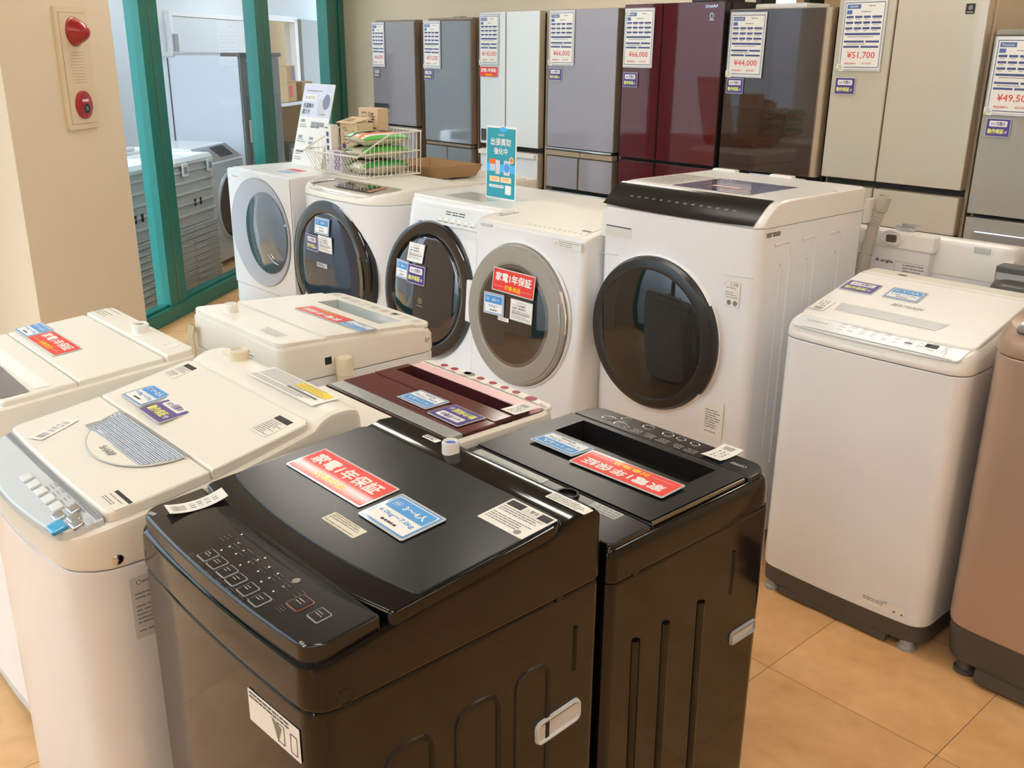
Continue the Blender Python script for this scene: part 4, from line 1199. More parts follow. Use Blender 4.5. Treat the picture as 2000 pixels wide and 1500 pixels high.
    rect(bb, PINK, -0.06, 0.05, -0.05, -0.02, 0.0012, M2); bb.build('protective_film', t)
    b = MB(); box(b, WHITE, -0.06, 0.03, 0.585, 0.615, 1.145, 1.157, 0.005); box(b, WHITE, -0.30, -0.20, 0.580, 0.61, 1.145, 1.157, 0.005); b.build('rear_cap', t)
    b = MB(); pts = [(0.285, 0.635, 0.70), (0.292, 0.650, 0.80), (0.300, 0.655, 0.92), (0.318, 0.650, 1.02), (0.334, 0.650, 1.075)]
    P = []
    for k in range(len(pts) - 1):
        for i in range(14):
            P.append(Vector(pts[k]).lerp(Vector(pts[k + 1]), i / 14))
    tube(b, pm('hose_grey', (186, 178, 164), 0.55), P, 0.018, 12, rr=lambda i: 0.0205 if i % 2 else 0.018)
    lathe(b, pm('hose_grey', (186, 178, 164), 0.55), [(0.021, 0), (0.022, 0.05), (0.019, 0.05), (0.018, 0.0)], Matrix.Translation((0.334, 0.650, 1.07)) @ Matrix.Rotation(0.22, 4, 'Y'), 20)
    box(b, WHITE, 0.300, 0.316, 0.60, 0.65, 1.03, 1.11, 0.005)
    b.build('drain_hose', t)
    feet(t, DGREY, 0.25, 0.06, 0.54, 0.04)
drum_black_panel()

def drum_grey_ring():
    t = thing('drum_washing_machine', 'white drum washer with a grey door ring and a red card on its glass', 'drum washing machine', (-2.476, 2.33, 0), 0, 'front-loading drum washers')
    sl = 0.055
    drum_shell('c', 0.288, 0.56, 0.962, 0.03, WSTEEL, sl, 0.014, t)
    pl = interp([(-0.02, 0.957), (0.0, 0.9575), (0.05, 0.972), (0.15, 0.985), (0.30, 1.005), (0.56, 1.002)])
    b = MB(); hull(b, CREAM, 0.286, 0.004, 0.56, 0.03, 0.03, [(0, 0.950), (0, lambda y: pl(y) - 0.006), (0.002, lambda y: pl(y) - 0.002), (0.010, pl)], ns=14)
    b.build('top_housing', t)
    b = MB(); slab(b, CREAM, 0.250, 0.020, 0.155, 0.02, 0.005, lambda y: pl(y) + 0.003, 0.006, 0.002)
    for k in range(11): greek(b, INKG, -0.007, 0.007, -0.005, 0.005, 2, 0.001, UP(-0.02 + 0.025 * k, 0.040, pl(0.04) + 0.003, 0, 0.2), fill=0.4, seed=k)
    rect(b, INKG, 0.21, 0.25, 0, 0.012, 0.001, UP(0, 0.062, pl(0.062) + 0.003, 0, 0.2))
    b.build('control_panel', t)
    b = MB(); box(b, LGREY, -0.245, -0.18, -0.004, 0.018, 0.944, 0.955, 0.004); b.build('drawer_catch', t)
    tilt = -math.atan(sl * 0.62 / 0.5)
    M = FR(-0.018, -0.022, 0.647, tilt)
    b = MB(); lathe(b, WSTEEL, [(0.270, -0.004), (0.267, 0.004), (0.262, 0.004)], M, 64); b.build('door_surround', t)
    ring = pm('door_ring_grey', (150, 146, 138), 0.3)
    b = MB(); lathe(b, ring, [(0.259, 0.0), (0.259, 0.014), (0.252, 0.020), (0.246, 0.020), (0.244, 0.024), (0.200, 0.030), (0.188, 0.026)], M, 72); o = b.build('door', t)
    b = MB(); lathe(b, pm('tinted_glass_brown', (92, 84, 76), 0.06, coat=1.0), [(0.190, 0.026), (0.176, 0.028)], M, 64)
    lathe(b, pm('dark_window_glass', (34, 32, 36), 0.05, coat=1.0), [(0.176, 0.028), (0.12, 0.034), (0.001, 0.036)], M, 64); b.build('door_glass', o)
    b = MB(); b.add([(0.196, 0.10, 0.018), (0.235, 0.10, 0.016), (0.262, 0.02, 0.014), (0.262, -0.045, 0.014), (0.236, -0.055, 0.016), (0.236, 0.02, 0.018)], [(0, 5, 4, 3, 2, 1)], IVORY, M @ Matrix.Translation((0, 0.03, 0)))
    tube(b, LGREY, [M @ Vector(p) for p in ((0.236, -0.022, 0.02), (0.238, 0.03, 0.021), (0.226, 0.09, 0.022))], 0.004, 8); b.build('door_handle', o)
    b = MB(); rrect(b, WSTEEL, -0.276, -0.238, -0.075, 0.085, 0.004, 0.002, 0.012, M=M); b.build('hinge_cover', t)
    bb = MB(); M2 = FR(0.208, -0.004, 0.936, tilt * 0.5); sticker(bb, WHITE, 0.138, 0.030, M2); frame2(bb, INKG, -0.066, 0.066, -0.0135, 0.0135, 0.0006, 0.001, M2); greek(bb, INKG, -0.040, 0.060, -0.010, 0.010, 3, 0.001, M2, fill=0.3, seed=3); text(bb, INK, '⚠', -0.052, 0, w=0.014, h=0.014, z=0.001, M=M2); bb.build('sticker', t)
    feet(t, DGREY, 0.24, 0.05, 0.5, 0.035)
    T = TM(t)
    put('red', card_red(0.222, 0.085), T @ M @ Matrix.Translation((0.010, 0.124, 0.038)) @ Matrix.Rotation(-0.01, 4, 'Z') @ Matrix.Rotation(-0.05, 4, 'X'), 'red one-year warranty card on the round door with the grey ring')
    put('blue', card_blue('4人〜', '8.0kg〜', 0.112, 0.080), T @ M @ Matrix.Translation((-0.088, 0.030, 0.038)) @ Matrix.Rotation(0.03, 4, 'Z'), 'blue capacity card for 4 people on the round door with the grey ring')
    put('note', card_note(0.116, 0.078), T @ M @ Matrix.Translation((0.060, 0.030, 0.038)), 'white notice card on the round door with the grey ring')
    b = MB(); rrect(b, PAPER, -0.029, 0.029, -0.007, 0.007, 0.001, 0, 0.001, M=M @ Matrix.Translation((-0.032, -0.017, 0.038))); greek(b, INKG, -0.027, 0.027, -0.005, 0.005, 2, 0.0014, M @ Matrix.Translation((-0.032, -0.017, 0.038)), seed=2); b.build('sticker', t)
    put('tag', card_tag(0.080, 0.044, 0.001), T @ UP(-0.215, 0.105, pl(0.105) + 0.0045, 1.2, 0.12), 'price tag at the left front corner of the grey-ringed drum washer')
drum_grey_ring()

def drum_small_black():
    t = thing('drum_washing_machine', 'white drum washer with black door ring, beneath the teal standing sign', 'drum washing machine', (-3.07, 2.45, 0), 0, 'front-loading drum washers')
    sl = 0.075
    drum_shell('c', 0.305, 0.56, 0.972, 0.05, WSTEEL, sl, 0.016, t, front_round=(0.22, 0.03))
    b = MB(); slab(b, WHITE, 0.297, 0.045, 0.555, 0.02, 0.02, 0.980, 0.012, 0.004)
    rect(b, pm('fine_print_patch', (212, 214, 200), 0.2, coat=0.5), -0.16, 0.10, 0.10, 0.26, 0.9803); greek(b, INKG, -0.14, 0.08, 0.12, 0.24, 6, 0.9806, fill=0.25, seed=3)
    b.build('top_housing', t)
    tl = -math.atan(0.12)
    # control buttons on the curved shoulder
    b = MB(); M = FR(0.02, 0.008, 0.915, -0.24)
    rrect(b, PANELW, -0.25, 0.27, -0.034, 0.030, 0.008, 0.0015, 0.002, M=M)
    for k in range(6): greek(b, INKG, -0.018, 0.018, -0.012, 0.012, 2, 0.004, M @ Matrix.Translation((-0.07 + 0.042 * k, -0.016, 0)), fill=0.35, seed=k)
    for k in range(3): greek(b, INK, -0.02, 0.02, -0.010, 0.010, 2, 0.004, M @ Matrix.Translation((-0.02 + 0.042 * k, 0.016, 0)), fill=0.4, seed=k + 9)
    greek(b, INK, 0.17, 0.26, -0.026, 0.024, 4, 0.004, M, fill=0.5, seed=7)
    b.build('control_panel', t)
    for k in range(6):
        b = MB(); box(b, WHITE, -0.014, 0.014, -0.007, 0.007, 0.003, 0.007, 0.002, M=M @ Matrix.Translation((-0.07 + 0.042 * k, -0.012, 0))); b.build('button', t)
    M = FR(-0.100, -0.030, 0.600, tl)
    ring = pm('door_ring_gloss_black', (20, 20, 22), 0.14, coat=0.7)
    b = MB(); lathe(b, ring, [(0.292, -0.03), (0.294, 0.004), (0.284, 0.020), (0.262, 0.024), (0.238, 0.018), (0.228, 0.002)], M, 72); o = b.build('door', t)
    b = MB(); lathe(b, pm('drum_door_navy', (30, 34, 42), 0.06, coat=1.0), [(0.230, 0.0), (0.226, 0.012), (0.214, 0.020), (0.15, 0.032), (0.07, 0.038), (0.001, 0.040)], M, 72); b.build('door_glass', o)
    b = MB(); text(b, CHROME, '❄', 0, 0, w=0.030, h=0.030, z=0.0405, M=M @ Matrix.Translation((0.0, -0.045, 0))); rect(b, CHROME, -0.02, 0.02, -0.068, -0.065, 0.0405, M); b.build('emblem', o)
    feet(t, DGREY, 0.25, 0.05, 0.5, 0.035)
    T = TM(t)
    put('note', card_note(0.108, 0.080), T @ M @ Matrix.Translation((-0.056, 0.150, 0.036)) @ Matrix.Rotation(-0.12, 4, 'X'), 'white notice card at the top of the black door under the teal sign')
    put('blue', card_blue('4人〜', '6.0kg〜', 0.106, 0.078), T @ M @ Matrix.Translation((-0.146, 0.066, 0.034)) @ Matrix.Rotation(-0.14, 4, 'Y'), 'blue capacity card for 4 people on the black door under the teal sign')
    put('purple', card_purple(0.122, 0.080), T @ M @ Matrix.Translation((-0.040, 0.060, 0.0405)), 'purple guarantee card on the black door under the teal sign')
drum_small_black()

def drum_big_door():
    t = thing('drum_washing_machine', 'white drum washer with a wide blue-black door, carrying the wire basket', 'drum washing machine', (-3.88, 2.42, 0), 0, 'front-loading drum washers')
    hw, d = 0.352, 0.58
    b = MB(); hull(b, WSTEEL, hw, 0, d, 0.16, 0.04, [(0.006, 0.04), (0, 0.046), (0, 0.895), (0.001, 0.900)], bf=0.015); b.build('cabinet', t)
    pl = smooth([(-0.03, 0.918), (0.0, 0.925), (0.03, 0.940), (0.08, 0.953), (0.16, 0.962), (0.30, 0.970), (0.50, 0.970), (0.58, 0.955)], 0.012)
    b = MB(); hull(b, CREAM, hw, 0, d, 0.16, 0.04, [(0.0, 0.902), (-0.001, 0.906), (0.0, lambda y: pl(y) - 0.012), (0.006, lambda y: pl(y) - 0.002), (0.020, pl)], bf=0.015, ns=18); b.build('top_housing', t)
    taupe = pm('taupe_panel', (176, 164, 152), 0.22, coat=0.4)
    b = MB(); slab(b, taupe, 0.318, 0.012, 0.175, 0.13, 0.02, lambda y: pl(y) + 0.002, 0.004, 0.0015, bf=0.012); o = b.build('control_panel', t)
    b = MB(); rrect(b, pm('display_black', (40, 38, 40), 0.1, coat=0.8), -0.10, 0.20, -0.050, 0.050, 0.006, 0.003, 0.0006, M=UP(0.03, 0.098, pl(0.098), 0, 0.1))
    rect(b, pm('copper_strip', (168, 112, 90), 0.3), 0.165, 0.205, -0.05, 0.05, 0.004, UP(0.03, 0.098, pl(0.098), 0, 0.1))
    for k in range(5): greek(b, LGREY, -0.02, 0.02, -0.01, 0.01, 2, 0.0042, UP(-0.03 + 0.045 * k, 0.09, pl(0.09), 0, 0.1), fill=0.25, seed=k)
    b.build('display', t)
    M = FR(-0.035, -0.004, 0.560)
    ring = pm('door_ring_gloss_black', (20, 20, 22), 0.14)
    b = MB(); lathe(b, ring, [(0.338, -0.03), (0.338, 0.000), (0.330, 0.014), (0.300, 0.022), (0.276, 0.018), (0.270, 0.010)], M, 80); o = b.build('door', t)
    b = MB(); lathe(b, DOORBL, [(0.270, 0.010), (0.262, 0.018), (0.20, 0.027), (0.10, 0.033), (0.001, 0.035)], M, 80); b.build('door_glass', o)
    b = MB(); arcring(b, ring, [(0.270, 0.018), (0.272, 0.026), (0.300, 0.028), (0.302, 0.020)], M, -0.25, 0.38, 16); b.build('door_handle', o)
    b = MB(); rrect(b, LGREY, -0.046, 0.046, -0.011, 0.011, 0.002, 0.036, 0.0008, M=M @ Matrix.Translation((-0.03, 0.025, 0))); greek(b, INK, -0.042, 0.042, -0.008, 0.008, 2, 0.0372, M @ Matrix.Translation((-0.03, 0.025, 0)), seed=4); b.build('sticker', o)
    feet(t, DGREY, 0.28, 0.08, 0.5, 0.04)
    T = TM(t)
    B = lambda x, y, z=0.0345: T @ M @ Matrix.Translation((x, y, z))
    put('blue', card_blue('4人〜', '9.0kg〜', 0.126, 0.078), B(-0.020, 0.212, 0.031) @ Matrix.Rotation(-0.12, 4, 'X'), 'blue capacity card for 4 people on the wide blue-black door')
    put('purple', card_purple(0.116, 0.078), B(-0.112, 0.122, 0.034) @ Matrix.Rotation(-0.06, 4, 'Y'), 'purple guarantee card on the wide blue-black door')
    put('note', card_note(0.120, 0.078), B(0.008, 0.130, 0.0355), 'white notice card on the wide blue-black door')
    put('tag', card_tag(0.110, 0.034, 0.001), T @ UP(-0.225, 0.090, pl(0.09) + 0.0035, 1.0, 0.1), 'price tag on the taupe panel beside the wire basket')
drum_big_door()

def drum_white_bowl():
    t = thing('drum_washing_machine', 'square white drum washer with a pale grey dished door, leftmost of its row', 'drum washing machine', (-4.60, 2.42, 0), 0, 'front-loading drum washers')
    hw, d = 0.330, 0.60
    # front with a round opening
    b = MB(); n = 64; cx, cz, rx, rz = -0.002, 0.645, 0.307, 0.283
    zt = 0.953
    outer = []; inner = []
    for i in range(n):
        a = 2 * PI * i / n; c, s = math.cos(a), math.sin(a)
        inner.append((cx + rx * c, 0, cz + rz * s))
        k = min((hw - 0.004 - cx * (1 if c > 0 else -1)) / max(abs(c), 1e-6), ((zt - 0.004 - cz) if s > 0 else (cz - 0.335)) / max(abs(s), 1e-6))
        outer.append((max(-hw + 0.004, min(hw - 0.004, cx + k * c)), 0, cz + k * s))
    def corner(x, z):   # pull the nearest outer vertex onto the corner
        j = min(range(n), key=lambda q: (outer[q][0] - x) ** 2 + (outer[q][2] - z) ** 2); outer[j] = (x, 0, z)
    for x in (-hw + 0.004, hw - 0.004):
        corner(x, zt - 0.004); corner(x, 0.335)
    b.add(outer + inner, [(i, (i + 1) % n, n + (i + 1) % n, n + i) for i in range(n)], WSTEEL)
    hull(b, WSTEEL, hw, 0.004, d, 0.006, 0.02, [(0, 0.335), (0, zt - 0.008), (0.004, zt - 0.001), (0.008, zt)], caps=(0, 1))
    b.build('cabinet', t)
    # cut the shell's front wall away where the door opening is: the dished door sits proud of it
    dish = pm('dish_grey', (186, 192, 204), 0.25)
    M = FR(cx, 0, cz)
    b = MB(); lathe(b, dish, [(1.0, 0.0045), (0.992, 0.008), (0.975, 0.006)], M @ Matrix.Diagonal((rx, rz, 1, 1)), 72)
    vs = []; fs = []; K = 6
    for k in range(K + 1):
        u = k / K
        for i in range(72):
            a = 2 * PI * i / 72
            r1 = 0.975; ex = (rx * r1) * (1 - u) + 0.212 * u; ez = (rz * r1) * (1 - u) + 0.212 * u
            vs.append((0.075 * u + ex * math.cos(a), 0.008 * u + ez * math.sin(a), 0.0065 - 0.0015 * u))
    fs = [(k * 72 + i, k * 72 + (i + 1) % 72, (k + 1) * 72 + (i + 1) % 72, (k + 1) * 72 + i) for k in range(K) for i in range(72)]
    b.add(vs, fs, dish, M)
    o = b.build('door', t)
    b = MB(); lathe(b, pm('smoke_glass_grey', (92, 100, 112), 0.05, coat=1.0), [(0.212, 0.005), (0.210, 0.012), (0.15, 0.028), (0.08, 0.036), (0.001, 0.038)], M @ Matrix.Translation((0.075, 0.008, 0)), 72); b.build('door_glass', o)
    b = MB(); tube(b, CHROME, [M @ Vector(p) for p in ((0.14, -0.09, 0.036), (0.175, -0.125, 0.030), (0.205, -0.135, 0.022))], 0.004, 8); b.build('door_handle', o)
    b = MB(); hull(b, WSTEEL, hw, 0.006, d, 0.006, 0.02, [(0.004, 0.04), (0, 0.044), (0, 0.326), (0.003, 0.330)]); b.build('plinth', t)
    b = MB(); slab(b, WHITE, hw - 0.012, 0.03, d - 0.01, 0.01, 0.02, 0.957, 0.006, 0.002)
    rect(b, pm('pale_blue_label', (150, 176, 206), 0.4), 0.02, 0.15, 0.10, 0.17, 0.9574); rect(b, PRICERED, -0.02, 0.12, 0.18, 0.23, 0.9574)
    b.build('top_panel', t)
    b = MB(); text(b, INKG, 'Panasonic', -0.235, 0.918, w=0.060, h=0.010, z=0.005, M=FR(0, 0, 0)); b.build('brand_mark', t)
    feet(t, DGREY, 0.27, 0.06, 0.5, 0.045)
drum_white_bowl()

# ------------------------------------------------------------------ top loaders on the right
def right_white_washer():
    t = thing('washing_machine', 'white top-loading washer with a sloping lid and dark plinth, at right', 'washing machine', (-1.16, 2.34, 0), 0, 'top-loading washing machines')
    hw, d = 0.262, 0.50
    b = MB(); hull(b, WSTEEL, hw, 0, d, 0.05, 0.04, [(0.003, 0.082), (0, 0.086), (0, 0.798), (0.002, 0.802)], bf=0.012); b.build('cabinet', t)
    b = MB(); m = DGREY
    hull(b, m, hw - 0.004, 0.004, d - 0.004, 0.05, 0.04, [(0.003, 0.028), (0, 0.032), (0, 0.081)], bf=0.012)
    b.build('plinth', t)
    b = MB(); box(b, m, -0.18, 0.165, -0.006, 0.02, 0.006, 0.03, 0.004); b.build('plinth_skirt', t)
    pl = smooth([(-0.03, 0.834), (0.0, 0.843), (0.07, 0.860), (0.10, 0.862), (0.37, 0.918), (0.40, 0.926), (0.45, 0.926), (0.50, 0.900)], 0.01)
    b = MB(); hull(b, WHITE, hw, 0, d, 0.05, 0.04, [(0.001, 0.805), (-0.001, 0.810), (0, lambda y: pl(y) - 0.022), (0.005, lambda y: pl(y) - 0.008), (0.016, pl)], bf=0.012, ns=16); b.build('top_housing', t)
    pz = lambda y: pl(y) + 0.002
    b = MB(); slab(b, PANELW, 0.236, -0.002, 0.075, 0.012, 0.004, pz, 0.004, 0.001, bf=0.010)
    rect(b, INKG, -0.20, 0.22, -0.0012, 0.0012, 0.0008, UP(0, -0.004, pz(-0.004), 0, 0.25))
    text(b, INKG, 'HITACHI', -0.175, 0.0, w=0.060, h=0.009, z=0.001, M=UP(0, 0.034, pz(0.034), 0, 0.25))
    for k in range(10):
        greek(b, INKG, -0.010, 0.010, -0.020, 0.020, 5, 0.001, UP(-0.10 + 0.032 * k, 0.034, pz(0.034), 0, 0.25), fill=0.22, seed=k)
    rect(b, DARK, -0.016, 0.016, -0.009, 0.009, 0.001, UP(0.148, 0.040, pz(0.04), 0, 0.25)); rect(b, DARK, -0.006, 0.006, -0.003, 0.003, 0.001, UP(-0.10, 0.058, pz(0.058), 0, 0.25)); rect(b, INKG, -0.010, 0.010, -0.003, 0.003, 0.001, UP(0.090, 0.030, pz(0.03), 0, 0.25))
    b.build('control_panel', t)
    for x, w in ((0.150, 0.030), (0.205, 0.026)):
        b = MB(); frame2(b, LGREY, -w / 2, w / 2, -0.009, 0.009, 0.0012, 0.0015, UP(x, 0.012, pz(0.012), 0, 0.25)); b.build('button', t)
    ll = lambda y: 0.8665 + 0.22 * (y - 0.07)
    b = MB(); slab(b, WHITE, 0.247, 0.062, 0.380, 0.022, 0.006, ll, 0.013, 0.004, bf=0.008); o = b.build('lid', t)
    b = MB(); b.add([(-0.172, -0.030, 0.001), (0.118, -0.030, 0.001), (0.134, 0.018, 0.001), (-0.178, 0.018, 0.001)], [(0, 1, 2, 3)], pm('lid_window_grey', (186, 188, 188), 0.2), UP(0, 0.143, ll(0.143), 0, 0.22)); b.build('lid_window', o)
    b = MB(); text(b, INKG, 'BEATWASH', 0, 0, w=0.088, h=0.017, z=0.0012, M=UP(-0.008, 0.211, ll(0.211), 0, 0.22), slant=0.25); b.build('brand_mark', o)
    b = MB(); slab(b, LGREY, 0.250, 0.383, 0.391, 0.002, 0.002, 0.932, 0.02, 0.002); b.build('hinge_bar', t)
    b = MB(); slab(b, CREAM, 0.250, 0.393, 0.470, 0.003, 0.02, 0.936, 0.03, 0.008); oval(b, DARK, 0, 0, 0.016, 0.007, 0.001, 18, UP(-0.135, 0.422, 0.936))
    b.build('rear_panel', t)
    bb = MB(); M = FR(0.146, -0.0105, 0.1165); sticker(bb, PAPER, 0.128, 0.030, M); greek(bb, INKG, -0.06, 0.02, -0.004, 0.008, 2, 0.001, M, seed=2); text(bb, INK, '⚠注意', 0.0, 0.0105, w=0.022, h=0.007, z=0.001, M=M)
    for x in (0.034, 0.056): text(bb, INK, '×', x, -0.006, w=0.008, h=0.008, z=0.001, bold=0.02, M=M)
    bb.build('sticker', t)
    feet(t, GREYP, 0.215, 0.02, 0.45, 0.03, 0.024)
    T = TM(t)
    put('purple', card_purple(0.104, 0.070), T @ UP(-0.186, 0.276, ll(0.276) + 0.001, 0.0, 0.22), 'purple guarantee card on the white lid with the grey window strip')
    put('blue', card_blue('3〜4人', '6.0kg〜7.0kg', 0.104, 0.072), T @ UP(-0.052, 0.280, ll(0.280) + 0.001, 0.0, 0.22), 'blue capacity card on the white lid with the grey window strip')
    put('tag', card_tag(0.074, 0.048, 0.001), T @ UP(-0.217, 0.125, ll(0.125) + 0.001, PI / 2, 0.22), 'price tag on the left front corner of the sloping white lid')
right_white_washer()

def champagne_washer():
    t = thing('washing_machine', 'champagne brown washer with a dark plinth, cut off by the right edge', 'washing machine', (-0.545, 2.33, 0), 0, 'top-loading washing machines')
    hw, d = 0.312, 0.55
    ch = pm('champagne_steel', (176, 152, 134), 0.30, metal=0.25, wear=0.05); ch2 = pm('champagne_housing', (164, 138, 118), 0.35, metal=0.1)
    b = MB(); hull(b, ch, hw, 0, d, 0.07, 0.05, [(0.003, 0.150), (0, 0.156), (0, 0.880), (0.003, 0.884)], bf=0.012); b.build('cabinet', t)
    b = MB(); hull(b, DGREY, hw - 0.004, 0.004, d, 0.07, 0.05, [(0.016, 0.045), (0.008, 0.05), (0.0, 0.125), (0.002, 0.130), (0.0, 0.134), (0.0, 0.149)], bf=0.012)
    b.build('plinth', t)
    b = MB(); box(b, DGREY, -0.205, 0.205, -0.004, 0.03, 0.010, 0.05, 0.006); b.build('plinth_skirt', t)
    pl = smooth([(-0.03, 0.935), (0.0, 0.945), (0.06, 0.962), (0.58, 1.02)], 0.02)
    b = MB(); hull(b, ch2, hw, 0, d, 0.07, 0.05, [(0.001, 0.887), (-0.002, 0.892), (0.0, 0.920), (0.006, lambda y: pl(y) - 0.016), (0.020, pl)], bf=0.012, ns=12); b.build('top_housing', t)
    b = MB(); slab(b, pm('dark_display', (58, 50, 46), 0.15, coat=0.6), 0.265, 0.006, 0.082, 0.02, 0.004, lambda y: pl(y) + 0.002, 0.004, 0.001, bf=0.008); b.build('control_panel', t)
    b = MB(); slab(b, pm('champagne_lid', (196, 158, 128), 0.25), 0.292, 0.092, 0.50, 0.04, 0.02, lambda y: pl(y) + 0.020, 0.016, 0.005, bf=0.006); b.build('lid', t)
    feet(t, DGREY, 0.245, 0.05, 0.5, 0.06, 0.03)
    put('tag', card_tag(0.085, 0.040, 0.001), TM(t) @ UP(-0.235, 0.150, pl(0.15) + 0.0215, 1.3, 0.09), 'price tag on the champagne brown washer at the right edge')
champagne_washer()

def white_washer_behind():
    t = thing('washing_machine', 'white washer with its labelled back to the viewer, behind the sloping white lid', 'washing machine', (-1.42, 3.68, 0), PI, 'top-loading washing machines')
    hw, d = 0.300, 0.58
    lav = pm('pale_lilac_white', (232, 228, 230), 0.35)
    b = MB(); hull(b, lav, hw, 0, d - 0.03, 0.05, 0.04, [(0.006, 0.04), (0, 0.046), (0, 0.876), (0.003, 0.879)], bf=0.01)
    box(b, lav, -hw, hw, d - 0.06, d - 0.0305, 0.87, 0.955, 0.01)
    box(b, lav, -0.05, 0.28, d - 0.04, d, 0.05, 0.950, 0.012)
    b.build('cabinet', t)
    jt = interp([(0.0, 0.905), (0.44, 0.985), (0.50, 0.995), (0.60, 0.995)])
    b = MB(); hull(b, WHITE, hw + 0.002, -0.002, d - 0.028, 0.05, 0.05, [(0, 0.880), (0, lambda y: jt(y) - 0.020), (0.006, lambda y: jt(y) - 0.006), (0.022, jt)], bf=0.01, ns=14)
    box(b, WHITE, -0.06, 0.285, d - 0.04, d + 0.006, 0.945, 0.998, 0.008)
    b.build('top_housing', t)
    b = MB(); lathe(b, lav, [(0.035, 0), (0.030, 0.003), (0.026, -0.004), (0.001, -0.004)], Matrix.Translation((0.085, d + 0.008, 0.978)) @ Matrix.Rotation(-PI / 2, 4, 'X'), 24, 1.2, 0.8)
    box(b, DGREY, 0.068, 0.102, d + 0.002, d + 0.016, 0.966, 0.990, 0.005)
    b.build('water_inlet', t)
    bb = MB(); R = Matrix.Translation((0.115, d + 0.0008, 0.868)) @ Matrix.Rotation(PI, 4, 'Z') @ FR(0, 0, 0)
    greek(bb, INKG, -0.11, -0.03, -0.04, 0.045, 9, 0.0, R, fill=0.4, seed=3)
    text(bb, INK, '8 angle', 0.012, 0.030, w=0.060, h=0.013, z=0.0, bold=0.02, M=R)
    frame2(bb, INKG, 0.050, 0.16, -0.005, 0.035, 0.0008, 0, R); greek(bb, INKG, 0.078, 0.155, 0.0, 0.03, 3, 0, R, fill=0.35, seed=5); greek(bb, INKG, -0.01, 0.155, -0.045, -0.012, 4, 0, R, fill=0.45, seed=8)
    bb.build('rating_plate', t)
    b = MB(); box(b, LGREY, -0.225, -0.175, d - 0.033, d - 0.024, 0.965, 0.985, 0.003); b.build('cord_slot', t)
    feet(t, DGREY, 0.24, 0.06, 0.5, 0.04)
    b = MB(); box(b, SILVER, -0.03, 0.03, -0.015, 0.015, 0, 0.014, 0.004); box(b, SILVER, -0.012, 0.05, -0.006, 0.006, 0.014, 0.022, 0.002)
    o = b.build('hose_clip'); o.location = (-1.50, 3.175, 0.996); tag(o, 'small silver hose clip lying on the white washer with its back to the viewer', 'clip')
white_washer_behind()

def grey_washer_behind():
    t = thing('washing_machine', 'dark grey washer peeking out between the white and champagne washers at right', 'washing machine', (-0.795, 3.523, 0), PI, 'top-loading washing machines')
    g = pm('graphite_plastic', (72, 70, 68), 0.3, wear=0.05)
    hw, d = 0.29, 0.62
    b = MB(); hull(b, g, hw + 0.03, 0, d, 0.05, 0.05, [(0.006, 0.04), (0, 0.046), (0, 0.88)]); b.build('cabinet', t)
    b = MB(); hull(b, g, hw + 0.03, 0, d, 0.05, 0.06, [(0.0, 0.882), (0.0, 0.905), (0.012, 0.930), (0.04, 0.944)]); b.build('top_housing', t)
    b = MB(); slab(b, g, 0.29, 0.05, 0.50, 0.02, 0.02, 0.950, 0.02, 0.006); b.build('lid', t)
    b = MB(); box(b, g, -0.27, 0.305, 0.53, 0.588, 0.93, 0.976, 0.008); rect(b, GREYP, -0.02, 0.30, 0.934, 0.956, 0, Matrix.Translation((0, 0.5892, 0)) @ Matrix.Rotation(PI, 4, 'Z') @ FR(0, 0, 0) @ Matrix.Translation((-0.28, 0, 0))); b.build('rear_panel', t)
    inlet(t, 0.20, 0.56, 0.974, WHITE, LGREY, 0.018)
    feet(t, DGREY, 0.24, 0.06, 0.5, 0.04)
grey_washer_behind()

def row_behind(x, y, label, zt=0.955, extra=None):
    t = thing('washing_machine', label, 'washing machine', (x, y, 0), PI, 'top-loading washing machines')
    hw, d = 0.29, 0.56
    b = MB(); hull(b, CREAM, hw, 0, d, 0.04, 0.03, [(0.006, 0.04), (0, 0.046), (0, zt - 0.08)]); b.build('cabinet', t)
    b = MB(); hull(b, CREAM, hw, 0, d, 0.04, 0.03, [(0.001, zt - 0.077), (0, zt - 0.03), (0.004, zt - 0.012), (0.014, zt - 0.006)]); b.build('top_housing', t)
    b = MB(); slab(b, CREAM, 0.278, 0.08, 0.42, 0.02, 0.006, zt, 0.012, 0.003); b.build('lid', t)
    b = MB(); slab(b, CREAM, 0.278, 0.43, 0.55, 0.004, 0.02, zt, 0.012, 0.004)
    for q in (-0.12, 0.06): box(b, LGREY, q, q + 0.05, 0.47, 0.485, zt, zt + 0.006, 0.002)
    b.build('rear_panel', t)
    feet(t, DGREY, 0.22, 0.06, 0.5, 0.04)
row_behind(-2.72, 3.62, 'white washer with its back to the grey-ringed drum washer', 0.905)
row_behind(-4.03, 3.62, 'white washer under the cardboard tray behind the wire basket', 0.925)
